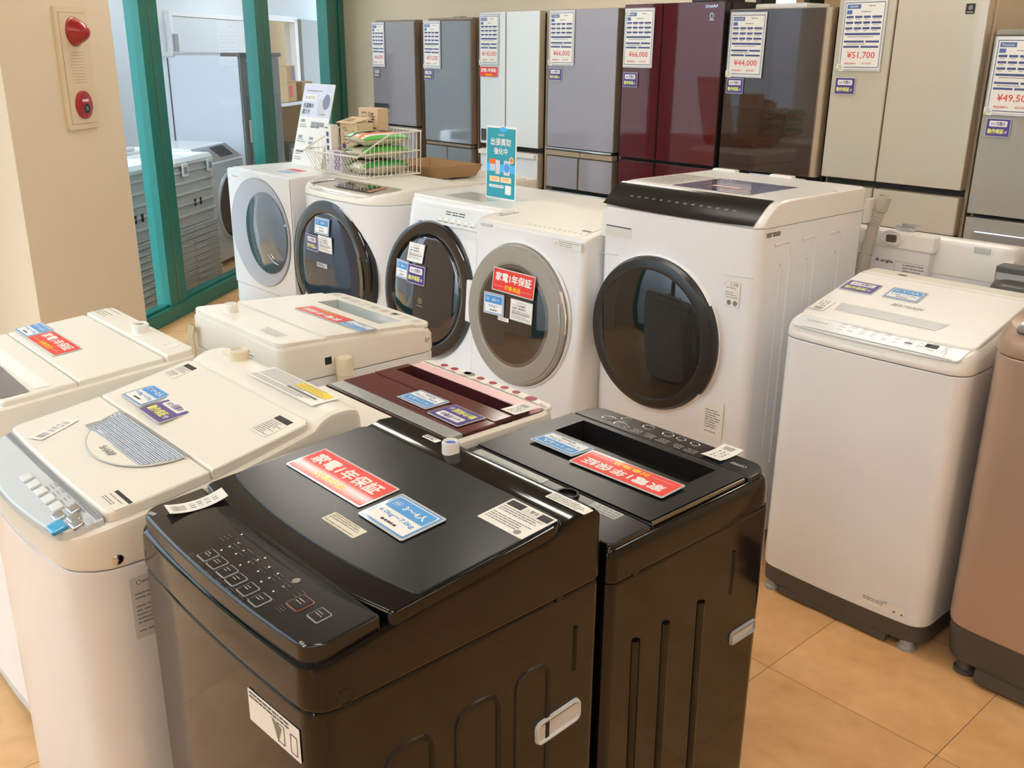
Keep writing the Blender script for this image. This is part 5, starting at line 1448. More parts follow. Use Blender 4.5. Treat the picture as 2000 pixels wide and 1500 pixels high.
# ------------------------------------------------------------------ refrigerators along the back wall
FY = 4.6
def sheet(x0, z0, price, net, brand, label, tagpos='bl', w=0.214, h=0.312):
    "A4 price sheet in a clear sleeve"
    kx = w / 0.214; w = 0.214
    mb = MB(); mb.M = Matrix.Diagonal((kx, 1, 1, 1))
    rrect(mb, CLEAR_EDGE, -0.006, w + 0.006, -0.010, h + 0.008, 0.003, 0.0004, 0.0012)
    rect(mb, PAPER, 0, w, 0, h, 0.0019)
    z = 0.0022
    frame2(mb, NAVY, 0.004, w - 0.004, 0.006, h - 0.006, 0.0035, z)
    rect(mb, SHEETBLUE, 0.014, 0.085, h - 0.036, h - 0.016, z)
    text(mb, PAPER, brand, 0.0495, h - 0.026, w=min(0.052, 0.0085 * len(brand)), h=0.009, z=z + 0.0003, bold=0.01)
    greek(mb, INKG, 0.125, 0.160, h - 0.030, h - 0.020, 1, z, ragged=0, seed=2)
    rect(mb, SHEETBLUE, 0.014, 0.042, h - 0.060, h - 0.042, z)
    greek(mb, INKG, 0.090, 0.140, h - 0.056, h - 0.046, 1, z, ragged=0, seed=3)
    for r in range(3):
        y = h - 0.078 - 0.026 * r; x = 0.014
        for L in (0.038, 0.038, 0.036, 0.050):
            rect(mb, NAVY, x, x + L, y, y + 0.010, z); greek(mb, INKG, x + 0.006, x + L - 0.006, y - 0.009, y - 0.003, 1, z, seed=r); x += L + 0.0075
    y = h - 0.156; rect(mb, NAVY, 0.014, 0.198, y, y + 0.010, z); greek(mb, INKG, 0.03, 0.18, y - 0.012, y - 0.004, 1, z, seed=6)
    y = h - 0.190; rect(mb, NAVY, 0.014, 0.120, y, y + 0.009, z); rect(mb, NAVY, 0.128, 0.198, y, y + 0.009, z); greek(mb, INKG, 0.03, 0.17, y - 0.012, y - 0.004, 1, z, seed=7)
    y = h - 0.214; rect(mb, NAVY, 0.014, 0.098, y, y + 0.009, z); rect(mb, NAVY, 0.106, 0.198, y, y + 0.009, z)
    text(mb, PRICERED, price, w * 0.52, 0.063, w=w * min(0.80, 0.097 * len(price)), h=0.034, z=z, bold=0.012)
    text(mb, PRICERED, '税抜価格 ¥', w * 0.28, 0.025, w=0.062, h=0.010, z=z, bold=0.012)
    text(mb, PRICERED, net, w * 0.68, 0.025, w=0.050, h=0.011, z=z, bold=0.012)
    tx, ty = {'bl': (-0.010, -0.012), 'tl': (-0.004, h - 0.030)}.get(tagpos, (0, 0))
    if tagpos != 'none':
        rect(mb, PAPER, tx, tx + 0.036, ty, ty + 0.034, z + 0.0004); greek(mb, INKG, tx + 0.008, tx + 0.034, ty + 0.006, ty + 0.030, 4, z + 0.0007, seed=4)
        rect(mb, pm('tag_green', (170, 205, 120), 0.5), tx, tx + 0.012, ty, ty + 0.012, z + 0.0006)
    o = mb.build('price_sheet')
    o.matrix_world = FR(x0, FY - 0.0045, z0, random.uniform(-0.004, 0.004), random.uniform(-0.012, 0.006))
    return tag(o, label, 'price sheet', 'price sheets on the refrigerator doors')

def fcard(kind, x, z, label, w=0.108, h=0.080):
    mb = card_purple(w, h) if kind == 'purple' else card_red(w, h)
    put(kind, mb, FR(x, FY - 0.0045, z), label)

def fridge(label, x0, x1, zt, m, side, panels, bodyx=None, depth=0.66, cap=None, extra=None):
    "panels: (name, x0, x1, z0, z1, material, thickness)"
    w = x1 - x0; xc = (x0 + x1) / 2
    t = thing('refrigerator', label, 'refrigerator', (xc, FY, 0), 0, 'refrigerators along the back wall')
    b = MB(); box(b, side, -w / 2 + 0.004, w / 2 - 0.004, 0.066, depth, 0.03, zt - 0.004, 0.004)
    box(b, DARK, -w / 2 + 0.02, w / 2 - 0.02, 0.05, 0.08, 0.06, zt - 0.02)
    b.build('body', t)
    for nm, a, c, z0, z1, mm, fr in panels:
        b = MB(); box(b, fr, a - xc, c - xc, 0.004, 0.058, z0, z1, 0.005)
        rrect(b, mm, a - xc + 0.003, c - xc - 0.003, z0 + 0.003, z1 - 0.003, 0.004, 0, 0.0032, M=FR(0, 0.0042, 0))
        b.build(nm, t)
    b = MB(); box(b, side, -w / 2 + 0.02, w / 2 - 0.02, 0.06, depth - 0.05, 0.0, 0.03)
    b.build('base', t)
    if extra: extra(t, xc)
    return t

def fm(name, rgb, rough=0.08, metal=0.0):
    return pm(name, rgb, rough, metal=metal, coat=0.8, wear=0.01)
SG = fm('fridge_grey_glass', (140, 136, 140)); SB = pm('fridge_taupe_side', (132, 116, 100), 0.4)
S2 = fm('fridge_silver_blue', (122, 130, 136)); SW = fm('fridge_white_glass', (232, 240, 242), 0.12); SWS = pm('fridge_beige_side', (186, 170, 146), 0.4)
S4 = fm('fridge_pearl_grey', (152, 150, 160), 0.07); R5 = fm('fridge_wine_glass', (80, 14, 26), 0.04); B6 = fm('fridge_brown_glass', (52, 36, 32), 0.04)
S7 = fm('fridge_beige_steel', (196, 192, 176), 0.16); S8 = pm('fridge_grey_steel', (158, 156, 148), 0.35, wear=0.05); STRIP = pm('fridge_warm_strip', (176, 158, 134), 0.35, metal=0.2)
DBR = pm('fridge_dark_brown', (46, 38, 34), 0.35)

def handle_bar(t, xc, x0, x1, z0, z1, m=CHROME, y=-0.012):
    b = MB(); box(b, m, x0 - xc, x1 - xc, y, 0.01, z0, z1, 0.003); return b.build('handle', t)

def f1x(t, xc):
    handle_bar(t, xc, -6.672, -6.456, 1.125, 1.157); handle_bar(t, xc, -6.66, -6.456, 1.092, 1.112, SILVER)
    b = MB(); box(b, SB, -0.26, 0.26, 0.03, 0.10, 1.755, 1.772, 0.004); b.build('hinge_cover', t)
fridge('grey glass-fronted refrigerator at the left end of the row', -6.70, -6.13, 1.762, SG, SB,
       [('door', -6.69, -6.135, 1.0, 1.760, SG, SB), ('freezer_door', -6.69, -6.135, 0.55, 0.99, SG, SB), ('drawer', -6.69, -6.135, 0.08, 0.54, SG, SB)], extra=f1x, depth=0.52)
def f2x(t, xc):
    b = MB(); box(b, SB, -0.25, 0.26, 0.03, 0.12, 1.760, 1.778, 0.004); box(b, SB, 0.0, 0.09, 0.06, 0.12, 1.776, 1.786, 0.003); b.build('hinge_cover', t)
    b = MB(); box(b, SB, -0.26, 0.26, 0.0, 0.05, 0.886, 0.906, 0.002); b.build('door_trim', t)
fridge('silver-blue refrigerator with one tall door, second from the left end', -6.03, -5.47, 1.766, S2, SB,
       [('door', -6.02, -5.48, 0.912, 1.757, S2, SB), ('ice_drawer', -6.02, -5.763, 0.70, 0.88, S2, SB), ('freezer_drawer', -5.757, -5.48, 0.70, 0.88, S2, SB), ('drawer', -6.02, -5.48, 0.40, 0.685, S2, SB), ('drawer', -6.02, -5.48, 0.08, 0.39, S2, SB)], extra=f2x)
def f3x(t, xc):
    b = MB(); box(b, DGREY, -5.366 - xc, -5.312 - xc, -0.003, 0.01, 0.955, 1.035, 0.002); b.build('display', t)
    for z in (0.895, 0.655):
        b = MB(); box(b, WHITE, -5.376 - xc, -4.800 - xc, -0.022, 0.01, z - 0.030, z, 0.004); b.build('handle', t)
fridge('white refrigerator with two narrow french doors', -5.385, -4.765, 1.812, SW, SWS,
       [('door', -5.38, -5.117, 0.935, 1.806, SW, SWS), ('door', -5.109, -4.785, 0.935, 1.806, SW, SWS), ('drawer', -5.38, -4.785, 0.67, 0.90, SW, SWS), ('drawer', -5.38, -4.785, 0.38, 0.655, SW, SWS), ('drawer', -5.38, -4.785, 0.08, 0.37, SW, SWS)], extra=f3x)
def f4x(t, xc):
    b = MB(); box(b, CHROME, -4.70 - xc, -4.115 - xc, -0.010, 0.02, 0.945, 0.958, 0.003); box(b, CHROME, -4.70 - xc, -4.115 - xc, -0.010, 0.02, 0.668, 0.680, 0.003); b.build('handle', t)
    b = MB(); box(b, STRIP, -4.70 - xc, -4.396 - xc, 0.0, 0.05, 0.908, 0.940, 0.002); box(b, STRIP, -4.390 - xc, -4.115 - xc, 0.0, 0.05, 0.908, 0.940, 0.002); b.build('door_trim', t)
fridge('pearl grey refrigerator with a single tall mirror-like door', -4.712, -4.095, 1.812, S4, SB,
       [('door', -4.70, -4.112, 0.960, 1.806, S4, SB), ('ice_drawer', -4.70, -4.412, 0.70, 0.903, S4, SB), ('freezer_drawer', -4.402, -4.112, 0.70, 0.903, S4, SB), ('drawer', -4.70, -4.112, 0.40, 0.665, S4, SB), ('drawer', -4.70, -4.112, 0.08, 0.39, S4, SB)], extra=f4x)
def f5x(t, xc):
    b = MB(); M = FR(0, 0.0005, 0)
    text(b, CHROME, 'SHARP', -3.432 - xc, 1.797, w=0.082, h=0.014, z=0.001, bold=0.03, M=M)
    oval(b, CHROME, -3.428 - xc, 1.748, 0.012, 0.016, 0.001, 18, M); oval(b, R5, -3.428 - xc, 1.748, 0.009, 0.013, 0.0012, 18, M); rect(b, CHROME, -3.445 - xc, -3.411 - xc, 1.726, 1.729, 0.001, M)
    b.build('brand_mark', t)
    b = MB(); box(b, DBR, 0.10, 0.345, 0.04, 0.20, 1.824, 1.845, 0.004); b.build('hinge_cover', t)
fridge('wine red glossy refrigerator with two french doors', -4.07, -3.335, 1.828, R5, DBR,
       [('door', -4.062, -3.777, 0.945, 1.822, R5, DBR), ('door', -3.770, -3.345, 0.945, 1.822, R5, DBR), ('ice_drawer', -4.062, -3.777, 0.70, 0.93, R5, DBR), ('freezer_drawer', -3.770, -3.345, 0.70, 0.93, R5, DBR), ('drawer', -4.062, -3.345, 0.39, 0.69, R5, DBR), ('drawer', -4.062, -3.345, 0.08, 0.38, R5, DBR)], extra=f5x)
def f6x(t, xc):
    b = MB(); box(b, CHROME, -3.10 - xc, -2.75 - xc, -0.004, 0.02, 0.925, 0.934, 0.002); b.build('handle', t)
fridge('dark brown glossy refrigerator with a warm metal edge strip', -3.318, -2.690, 1.782, B6, DBR,
       [('door', -3.312, -2.735, 0.945, 1.778, B6, STRIP), ('door_edge', -2.733, -2.700, 0.945, 1.776, STRIP, STRIP), ('drawer', -3.312, -2.70, 0.66, 0.915, B6, DBR), ('drawer', -3.312, -2.70, 0.38, 0.65, B6, DBR), ('drawer', -3.312, -2.70, 0.08, 0.37, B6, DBR)], extra=f6x)
def f7x(t, xc):
    b = MB(); M = FR(0, 0.0005, 0); rrect(b, INK, -2.042 - xc, -2.001 - xc, 1.731, 1.774, 0.003, 0, 0.001, M=M)
    text(b, LGREY, '❄', -2.0215 - xc, 1.757, w=0.018, h=0.022, z=0.0014, M=M); rect(b, LGREY, -2.036 - xc, -2.008 - xc, 1.737, 1.740, 0.0014, M); b.build('emblem', t)
fridge('large beige refrigerator with two french doors', -2.675, -1.925, 1.832, S7, SWS,
       [('door', -2.666, -2.371, 0.958, 1.825, S7, SWS), ('door', -2.364, -1.940, 0.958, 1.825, S7, SWS), ('ice_drawer', -2.666, -2.375, 0.745, 0.925, S7, SWS), ('freezer_drawer', -2.368, -1.940, 0.745, 0.925, S7, SWS), ('drawer', -2.666, -1.940, 0.40, 0.735, S7, SWS), ('drawer', -2.666, -1.940, 0.08, 0.39, S7, SWS)], extra=f7x)
def f8x(t, xc):
    b = MB(); box(b, pm('fridge_top_grey', (140, 134, 124), 0.4), -0.33, 0.33, 0.02, 0.5, 1.640, 1.666, 0.008); b.build('top_cap', t)
    b = MB(); box(b, SILVER, -0.28, 0.29, -0.016, 0.012, 0.700, 0.790, 0.012); b.build('handle', t)
fridge('matt grey refrigerator at the right edge', -1.905, -1.235, 1.645, S8, S8,
       [('door', -1.896, -1.245, 0.862, 1.638, S8, S8), ('drawer', -1.896, -1.245, 0.48, 0.845, S8, S8), ('drawer', -1.896, -1.245, 0.08, 0.47, S8, S8)], extra=f8x)
# sheets and cards on their doors
sheet(-6.678, 1.440, '¥66,000', '60,000', 'PANASONIC', 'price sheet of 66,000 yen on the grey refrigerator at the left end', 'none', 0.160)
sheet(-6.013, 1.440, '¥71,500', '65,000', 'TOSHIBA', 'price sheet of 71,500 yen', 'bl', 0.192)
sheet(-5.374, 1.474, '¥143,000', '130,000', 'HITACHI', 'price sheet of 143,000 yen', 'bl', 0.190)
sheet(-4.686, 1.482, '¥66,000', '60,000', 'MITSUBISHI', 'price sheet of 66,000 yen on the pearl grey refrigerator', 'bl')
sheet(-4.048, 1.480, '¥66,000', '60,000', 'SHARP', 'price sheet of 66,000 yen on the wine red refrigerator', 'tl')
sheet(-3.294, 1.444, '¥44,000', '40,000', 'HITACHI', 'price sheet of 44,000 yen')
sheet(-2.630, 1.488, '¥51,700', '47,000', 'SHARP', 'price sheet of 51,700 yen')
sheet(-1.880, 1.316, '¥49,500', '45,000', 'Panasonic', 'price sheet of 49,500 yen')
fcard('purple', -6.622, 1.380, 'purple guarantee card below the price on the grey refrigerator at the left end', 0.074, 0.068)
fcard('purple', -5.963, 1.385, 'purple guarantee card on the silver-blue refrigerator', 0.106, 0.072)
fcard('red', -5.280, 1.420, 'red one-year warranty card on the white refrigerator', 0.190, 0.070)
fcard('purple', -4.628, 1.417, 'purple guarantee card on the pearl grey refrigerator', 0.116, 0.076)
fcard('purple', -3.991, 1.400, 'purple guarantee card on the wine red refrigerator', 0.114, 0.084)
fcard('purple', -3.239, 1.388, 'purple guarantee card on the dark brown refrigerator')
fcard('purple', -2.585, 1.407, 'purple guarantee card on the large beige refrigerator')
fcard('purple', -1.816, 1.252, 'purple guarantee card on the matt grey refrigerator at the right edge')
b = MB(); box(b, WHITE, -0.16, 0.16, -0.12, 0.12, 0, 0.030, 0.010); o = b.build('styrofoam_pack'); o.location = (-3.15, 4.95, 1.783); tag(o, 'flat white packing block on top of the dark brown refrigerator', 'packing')

# ------------------------------------------------------------------ fire alarm panel on the pillar
def alarm():
    t = thing('fire_alarm_panel', 'cream fire alarm panel with red lamp and push button on the pillar', 'alarm panel', gp(3.709, -0.58, 1.476))
    t.rotation_euler = (0, 0, math.atan2(TV.y, TV.x))
    pc = pm('alarm_panel_cream', (222, 206, 176), 0.45)
    pr = pm('alarm_red', (150, 22, 32), 0.3, coat=0.3)
    F = FR(0, 0, 0)
    b = MB(); rrect(b, pc, -0.108, 0.108, -0.232, 0.232, 0.008, 0.0, 0.012, M=F)
    rrect(b, pm('alarm_groove', (186, 168, 134), 0.6), -0.088, 0.088, -0.212, 0.212, 0.005, 0.012, 0.0006, M=F)
    rrect(b, pc, -0.085, 0.085, -0.209, 0.209, 0.004, 0.012, 0.004, M=F)
    for r in range(11):
        for c in range(9):
            oval(b, INK, -0.044 + 0.011 * c, 0.062 - 0.0115 * r, 0.0021 if 2 <= c <= 6 else 0.0013, 0.0019, 0.0164, 8, F)
    b.build('cover_plate', t)
    b = MB(); lathe(b, pr, [(0.056, 0.016), (0.055, 0.022), (0.050, 0.026), (0.040, 0.050), (0.026, 0.070), (0.012, 0.080), (0.001, 0.082)], F @ Matrix.Translation((0.0, 0.140, 0)), 36); b.build('alarm_lamp', t)
    b = MB(); lathe(b, pr, [(0.055, 0.016), (0.054, 0.024), (0.046, 0.027), (0.001, 0.027)], F @ Matrix.Translation((0.0, -0.138, 0)), 36)
    rect(b, PINK, -0.022, 0.022, 0.012, 0.022, 0.0275, F @ Matrix.Translation((0.0, -0.138, 0)))
    o = b.build('call_point', t)
    b = MB(); lathe(b, INK, [(0.019, 0.027), (0.018, 0.030), (0.001, 0.030)], F @ Matrix.Translation((0.004, -0.152, 0)), 24); greek(b, LGREY, -0.010, 0.010, -0.008, 0.008, 2, 0.0305, F @ Matrix.Translation((0.004, -0.152, 0)), fill=0.35); b.build('push_button', o)
alarm()

# ------------------------------------------------------------------ standing signs
def white_poster():
    t = thing('standing_poster', 'tall white washing machine guide poster leaning back on its easel', 'poster', (-4.67, 2.75, 0.958))
    th = math.atan(0.117 / 0.42); W, H = 0.300, 0.440
    R = FR(0, 0, 0, -th)
    b = MB(); rrect(b, PAPER, -W / 2, W / 2, 0, H, 0.003, -0.005, 0.005, M=R)
    rect(b, pm('poster_pale_lilac', (218, 222, 240), 0.5), -W / 2 + 0.004, W / 2 - 0.004, H * 0.60, H - 0.004, 0.0004, R)
    greek(b, INKG, -0.11, 0.04, H * 0.90, H * 0.925, 1, 0.001, R, ragged=0, seed=2)
    rect(b, PAPER, -0.125, -0.01, H * 0.795, H * 0.87, 0.0008, R); text(b, INKG, 'はじめての', -0.072, H * 0.832, w=0.09, h=0.017, z=0.0012, bold=0.02, M=R)
    text(b, DGREY, '洗濯機の', -0.075, H * 0.735, w=0.105, h=0.027, z=0.001, bold=0.015, M=R)
    text(b, DGREY, '選び方', -0.090, H * 0.660, w=0.078, h=0.027, z=0.001, bold=0.015, M=R)
    rrect(b, PGREY, 0.020, 0.095, H * 0.62, H * 0.82, 0.006, 0.0008, M=R); oval(b, pm('poster_blue_grey', (128, 136, 156), 0.5), 0.096, H * 0.79, 0.034, 0.040, 0.0014, 24, R); rect(b, INKG, 0.05, 0.105, H * 0.635, H * 0.643, 0.0014, R)
    g = pm('poster_block_grey', (150, 152, 162), 0.5)
    for x, y, w in ((-0.125, 0.53, 0.040), (-0.125, 0.335, 0.040), (-0.012, 0.325, 0.040), (-0.012, 0.27, 0.040)):
        rect(b, g, x, x + w, H * y, H * (y + 0.035), 0.001, R)
    for k in range(3): rect(b, g, -0.018 + 0.044 * k, 0.022 + 0.044 * k, H * 0.49, H * 0.545, 0.001, R)
    for x, y, n in ((-0.13, 0.46, 2), (-0.02, 0.45, 1), (-0.13, 0.28, 2), (-0.02, 0.2, 2), (-0.13, 0.13, 2), (-0.13, 0.06, 2)):
        greek(b, INKG, x, x + 0.085, H * y, H * (y + 0.05), n, 0.001, R, fill=0.35, seed=int(y * 100))
    text(b, DGREY, '縦型洗濯機', -0.085, H * 0.175, w=0.075, h=0.011, z=0.001, bold=0.02, M=R)
    b.build('poster_board', t)
    b = MB(); top = R @ Vector((0.03, H * 0.72, -0.006))
    b.add([top, (0.03, top.y + 0.10, 0.002), (0.03, 0.02, 0.002)], [(0, 1, 2)], PAPER); b.add([top + Vector((0.003, 0, 0)), (0.033, top.y + 0.10, 0.002), (0.033, 0.02, 0.002)], [(0, 2, 1)], PAPER)
    b.build('easel_leg', t)
white_poster()

def teal_sign():
    t = thing('standing_sign', 'upright teal sign advertising home pickup purchase, on a drum washer', 'sign', (-2.985, 2.66, 0.981))
    W, H = 0.182, 0.290; R = FR(0, 0, 0, -0.02)
    b = MB(); rrect(b, CWHITE, -W / 2, W / 2, 0, H, 0.002, -0.003, 0.003, M=R)
    rect(b, TEAL, -W / 2 + 0.005, W / 2 - 0.005, 0.005, H - 0.008, 0.0006, R)
    rect(b, SKYB, -W / 2 + 0.005, W / 2 - 0.005, 0.108, 0.140, 0.0010, R)
    oval(b, SKYB, 0.012, H - 0.012, 0.024, 0.010, 0.0010, 20, R)
    text(b, PAPER, '生活家電', 0, H - 0.034, w=0.036, h=0.009, z=0.0012, M=R)
    text(b, PAPER, '出張買取', 0, H - 0.062, w=0.122, h=0.028, z=0.0012, bold=0.015, M=R)
    text(b, PAPER, '強化中', 0, H - 0.098, w=0.082, h=0.026, z=0.0012, bold=0.015, M=R)
    rrect(b, ORANGE, -0.070, -0.030, 0.138, 0.160, 0.008, 0.0014, M=R); rect(b, PGREY, -0.064, -0.034, 0.112, 0.138, 0.0014, R); rect(b, PGREY, -0.030, -0.004, 0.100, 0.156, 0.0014, R)
    rect(b, PGREY, 0.020, 0.056, 0.098, 0.156, 0.0014, R); oval(b, BLUE, 0.038, 0.128, 0.017, 0.019, 0.0018, 22, R); oval(b, PBEIGE, 0.066, 0.160, 0.013, 0.013, 0.0018, 18, R); oval(b, ORANGE, 0.066, 0.160, 0.009, 0.009, 0.002, 16, R)
    for x0, x1 in ((-0.066, -0.004), (0.002, 0.066)):
        rrect(b, PBEIGE, x0, x1, 0.068, 0.090, 0.003, 0.0014, M=R); greek(b, ORANGE, x0 + 0.008, x1 - 0.008, 0.072, 0.086, 2, 0.0018, R, fill=0.4, ragged=0.1, seed=int(abs(x0) * 1000))
    rrect(b, PAPER, -0.070, 0.022, 0.045, 0.056, 0.005, 0.0014, M=R); greek(b, INKG, -0.062, 0.016, 0.048, 0.053, 1, 0.0018, R, ragged=0, seed=9)
    rect(b, PAPER, 0.030, 0.066, 0.022, 0.058, 0.0014, R)
    b.build('sign_board', t)
    b = MB(); box(b, CLEAR_EDGE, -W / 2, W / 2, -0.002, 0.070, -0.003, -0.0005); b.build('sign_foot', t)
    b = MB()
teal_sign()

# ------------------------------------------------------------------ wire basket and its contents, on the second drum washer
def basket():
    bx0, bx1, by0, by1, z0 = -4.38, -3.935, 2.64, 2.97, 0.974
    t = thing('wire_basket', 'white coated wire basket with a low front, heaped with bags and boxes', 'basket', ((bx0 + bx1) / 2, by0, z0))
    w = (bx1 - bx0) / 2; d = by1 - by0; lo, hi = 0.103, 0.207; fo = 0.055   # front leans outward
    b = MB()
    front = [(-w - 0.02, -fo, lo), (w + 0.02, -fo, lo)]
    # side slope points
    rim = [(-w - 0.02, -fo, lo), (w + 0.02, -fo, lo), (w + 0.012, 0.15, hi - 0.004), (w + 0.012, d, hi), (-w - 0.012, d, hi), (-w - 0.012, 0.15, hi - 0.004)]
    tube(b, WIRE, rim, 0.0042, 8, closed=True)
    tube(b, WIRE, [(-w, 0, 0), (w, 0, 0), (w, d, 0), (-w, d, 0)], 0.003, 6, closed=True)
    tube(b, WIRE, [(-w - 0.006, d, lo + 0.01), (w + 0.006, d, lo + 0.01), (w + 0.012, -0.03, lo + 0.006)], 0.0026, 6)
    tube(b, WIRE, [(-w - 0.006, d, lo + 0.01), (-w - 0.012, -0.03, lo + 0.006)], 0.0026, 6)
    b.build('rim', t)
    b = MB()
    n = 17
    for i in range(n):
        x = -w + 2 * w * i / (n - 1)
        tube(b, WIRE, [(x * 1.04, -fo, lo), (x, 0, 0), (x, d, 0), (x * 1.02, d + 0.002, hi)], 0.0018, 5)
    m = 13
    for i in range(m + 1):
        y = d * i / m
        zt = lo + (hi - 0.004 - lo) * min((y + fo) / (0.15 + fo), 1.0)
        for s in (-1, 1):
            tube(b, WIRE, [(s * w, y, 0), (s * (w + 0.012), y, zt)], 0.0018, 5)
        tube(b, WIRE, [(-w, y, 0), (w, y, 0)], 0.0016, 5)
    b.build('wires', t)
    return bx0, bx1, by0, by1, z0
bx0, bx1, by0, by1, bz = basket()

def pillow(mb, m, sx, sy, sz, M, n=14, wob=0.12, seed=1):
    rnd = random.Random(seed); ph = [rnd.uniform(0, 6.28) for _ in range(6)]
    V = []; F = []
    for side in (1, -1):
        for j in range(n + 1):
            for i in range(n + 1):
                u, v = i / n * 2 - 1, j / n * 2 - 1
                e = max(0.0, (1 - u ** 4) * (1 - v ** 4)) ** 0.5
                z = e * (1 + wob * math.sin(u * 5 + ph[0]) * math.cos(v * 4 + ph[1]) + wob * 0.7 * math.sin(v * 9 + ph[2] + u * 3))
                V.append((u * sx, v * sy, side * sz * z))
    k = (n + 1) ** 2
    for s in (0, 1):
        for j in range(n):
            for i in range(n):
                q = [s * k + j * (n + 1) + i, s * k + j * (n + 1) + i + 1, s * k + (j + 1) * (n + 1) + i + 1, s * k + (j + 1) * (n + 1) + i]
                F.append(q if s == 0 else q[::-1])
    return mb.add(V, F, m, M)

def bag(x, y, z, sx, sy, sz, rz, label, film, bands, seed, tilt=0.0):
    t = thing('filled_bag', label, 'bag', (x, y, z), rz, 'plastic bags in the wire basket')
    b = MB(); M = Matrix.Translation((0, 0, sz)) @ Matrix.Rotation(tilt, 4, 'Y')
    pillow(b, film, sx, sy, sz, M, seed=seed); b.build('bag_body', t)
    for nm, mm, a, c, k in bands:
        b = MB(); V = []; F = []; n = 10
        for j in range(n + 1):
            for i in range(7):
                u = a + (c - a) * i / 6; v = -0.97 + 1.94 * j / n
                e = max(0.0, (1 - u ** 4) * (1 - v ** 4)) ** 0.5
                V.append((u * sx, v * sy * 1.01, sz * (e * (1.18 if nm == 'header_print' else 1.14) + 0.04)))
        F = [(j * 7 + i, j * 7 + i + 1, (j + 1) * 7 + i + 1, (j + 1) * 7 + i) for j in range(n) for i in range(6)]
        b.add(V, F, mm, M); b.build(nm, t)
    return t
bag(-4.056, 2.795, bz + 0.004, 0.095, 0.135, 0.033, 0.0, 'beige filled bag with a green band, lowest of the pile in the basket', FILM, [('label_band', GREENP, -0.98, -0.50, 0), ('bag_end', GREENP, 0.74, 0.985, 0)], 3)
bag(-4.056, 2.795, bz + 0.078, 0.097, 0.135, 0.030, 0.0, 'beige filled bag with a pale green end, second in the pile', FILM, [('label_band', GREENP, -0.98, -0.35, 0), ('bag_end', pm('bright_green_film', (86, 180, 74), 0.35), 0.60, 0.985, 0)], 5)
bag(-4.056, 2.795, bz + 0.145, 0.099, 0.135, 0.027, 0.0, 'clear topped bag with a white and orange header, uppermost in the pile', FILM, [('label_band', LGREEN, -0.98, -0.30, 0), ('header', PAPER, 0.25, 0.80, 0), ('header_print', ORANGE, 0.30, 0.55, 0), ('bag_end', pm('bright_green_film', (86, 180, 74), 0.35), 0.82, 0.985, 0)], 8, 0.04)

def carton(name, x, y, z, sx, sy, h, rz, m, label, cat, art=None, flap=None):
    t = thing(name, label, cat, (x, y, z), rz)
    b = MB(); box(b, m, -sx / 2, sx / 2, -sy / 2, sy / 2, 0, h, 0.0015)
    if art: art(b)
    b.build('box_body', t)
    if flap:
        b = MB(); flap(b); b.build('lid_flap', t)
    return t
def art1(b):
    M = FR(0, -0.0336, 0.015)
    text(b, INK, 'ELECOM', -0.032, 0.262, w=0.045, h=0.008, z=0, bold=0.03, M=M)
    oval(b, INK, 0.014, 0.255, 0.012, 0.012, 0, 20, M); oval(b, CARD, 0.014, 0.255, 0.010, 0.010, 0.0003, 20, M)
    greek(b, INK, 0.03, 0.065, 0.225, 0.265, 3, 0, M, fill=0.6, seed=2); greek(b, INKG, -0.055, -0.01, 0.215, 0.248, 4, 0, M, fill=0.35, seed=3)
    greek(b, INK, 0.0, 0.06, 0.200, 0.225, 2, 0, M, fill=0.6, seed=6)
    rect(b, pm('brown_red_stripe', (120, 40, 34), 0.6), -0.058, 0.066, 0.186, 0.192, 0, M); greek(b, INK, -0.055, 0.065, 0.10, 0.180, 7, 0, M, fill=0.45, seed=5)
KRAFT = pm('kraft_carton', (214, 186, 150), 0.7)
carton('product_box', -4.265, 2.925, bz + 0.002, 0.170, 0.066, 0.300, 0.0, KRAFT, 'tall kraft box with black print standing at the back of the basket', 'box', art1)
def art2(b):
    M = FR(0, -0.0506, 0)
    oval(b, DGREY, -0.015, 0.165, 0.034, 0.034, 0, 26, M); oval(b, KRAFT, -0.015, 0.165, 0.031, 0.031, 0.0003, 26, M)
    b.add([(-0.035, 0.150, 0.0006), (0.010, 0.150, 0.0006), (0.012, 0.175, 0.0006), (-0.012, 0.165, 0.0006)], [(0, 1, 2, 3)], pm('brown_figure', (70, 40, 32), 0.6), M)
    oval(b, GOLD, 0.045, 0.185, 0.018, 0.018, 0, 22, M); greek(b, INK, -0.05, -0.01, 0.198, 0.212, 2, 0, M, fill=0.4, seed=3)
    oval(b, PURPLE, -0.040, 0.120, 0.016, 0.014, 0.0004, 18, M); oval(b, PRICERED, 0.058, 0.120, 0.014, 0.014, 0.0004, 18, M)
def flap2(b):
    M = Matrix.Translation((-0.01, -0.05, 0.235)) @ Matrix.Rotation(0.24, 4, 'X')
    box(b, KRAFT, -0.078, 0.070, -0.014, 0.09, 0, 0.002, M=M); greek(b, INK, -0.06, 0.05, 0.01, 0.06, 2, 0.0024, M, fill=0.4, seed=4)
carton('product_box', -4.235, 2.800, bz + 0.002, 0.150, 0.10, 0.235, 0.0, KRAFT, 'open kraft box with a round picture and gold seal, in the basket', 'box', art2, flap2)
def art3(b):
    M = SL(-0.0306, 0, 0)
    M = FR(0, -0.0226, 0)
    greek(b, NAVY, -0.022, 0.022, 0.200, 0.212, 1, 0, M, seed=2)
    for k in range(5): rect(b, PURPLE, -0.012, 0.008, 0.165 - 0.034 * k, 0.188 - 0.034 * k, 0, M)
carton('product_box', -4.338, 2.715, bz + 0.002, 0.056, 0.044, 0.222, 0.06, CWHITE, 'slim white box with a column of purple squares, left in the basket', 'box', art3)
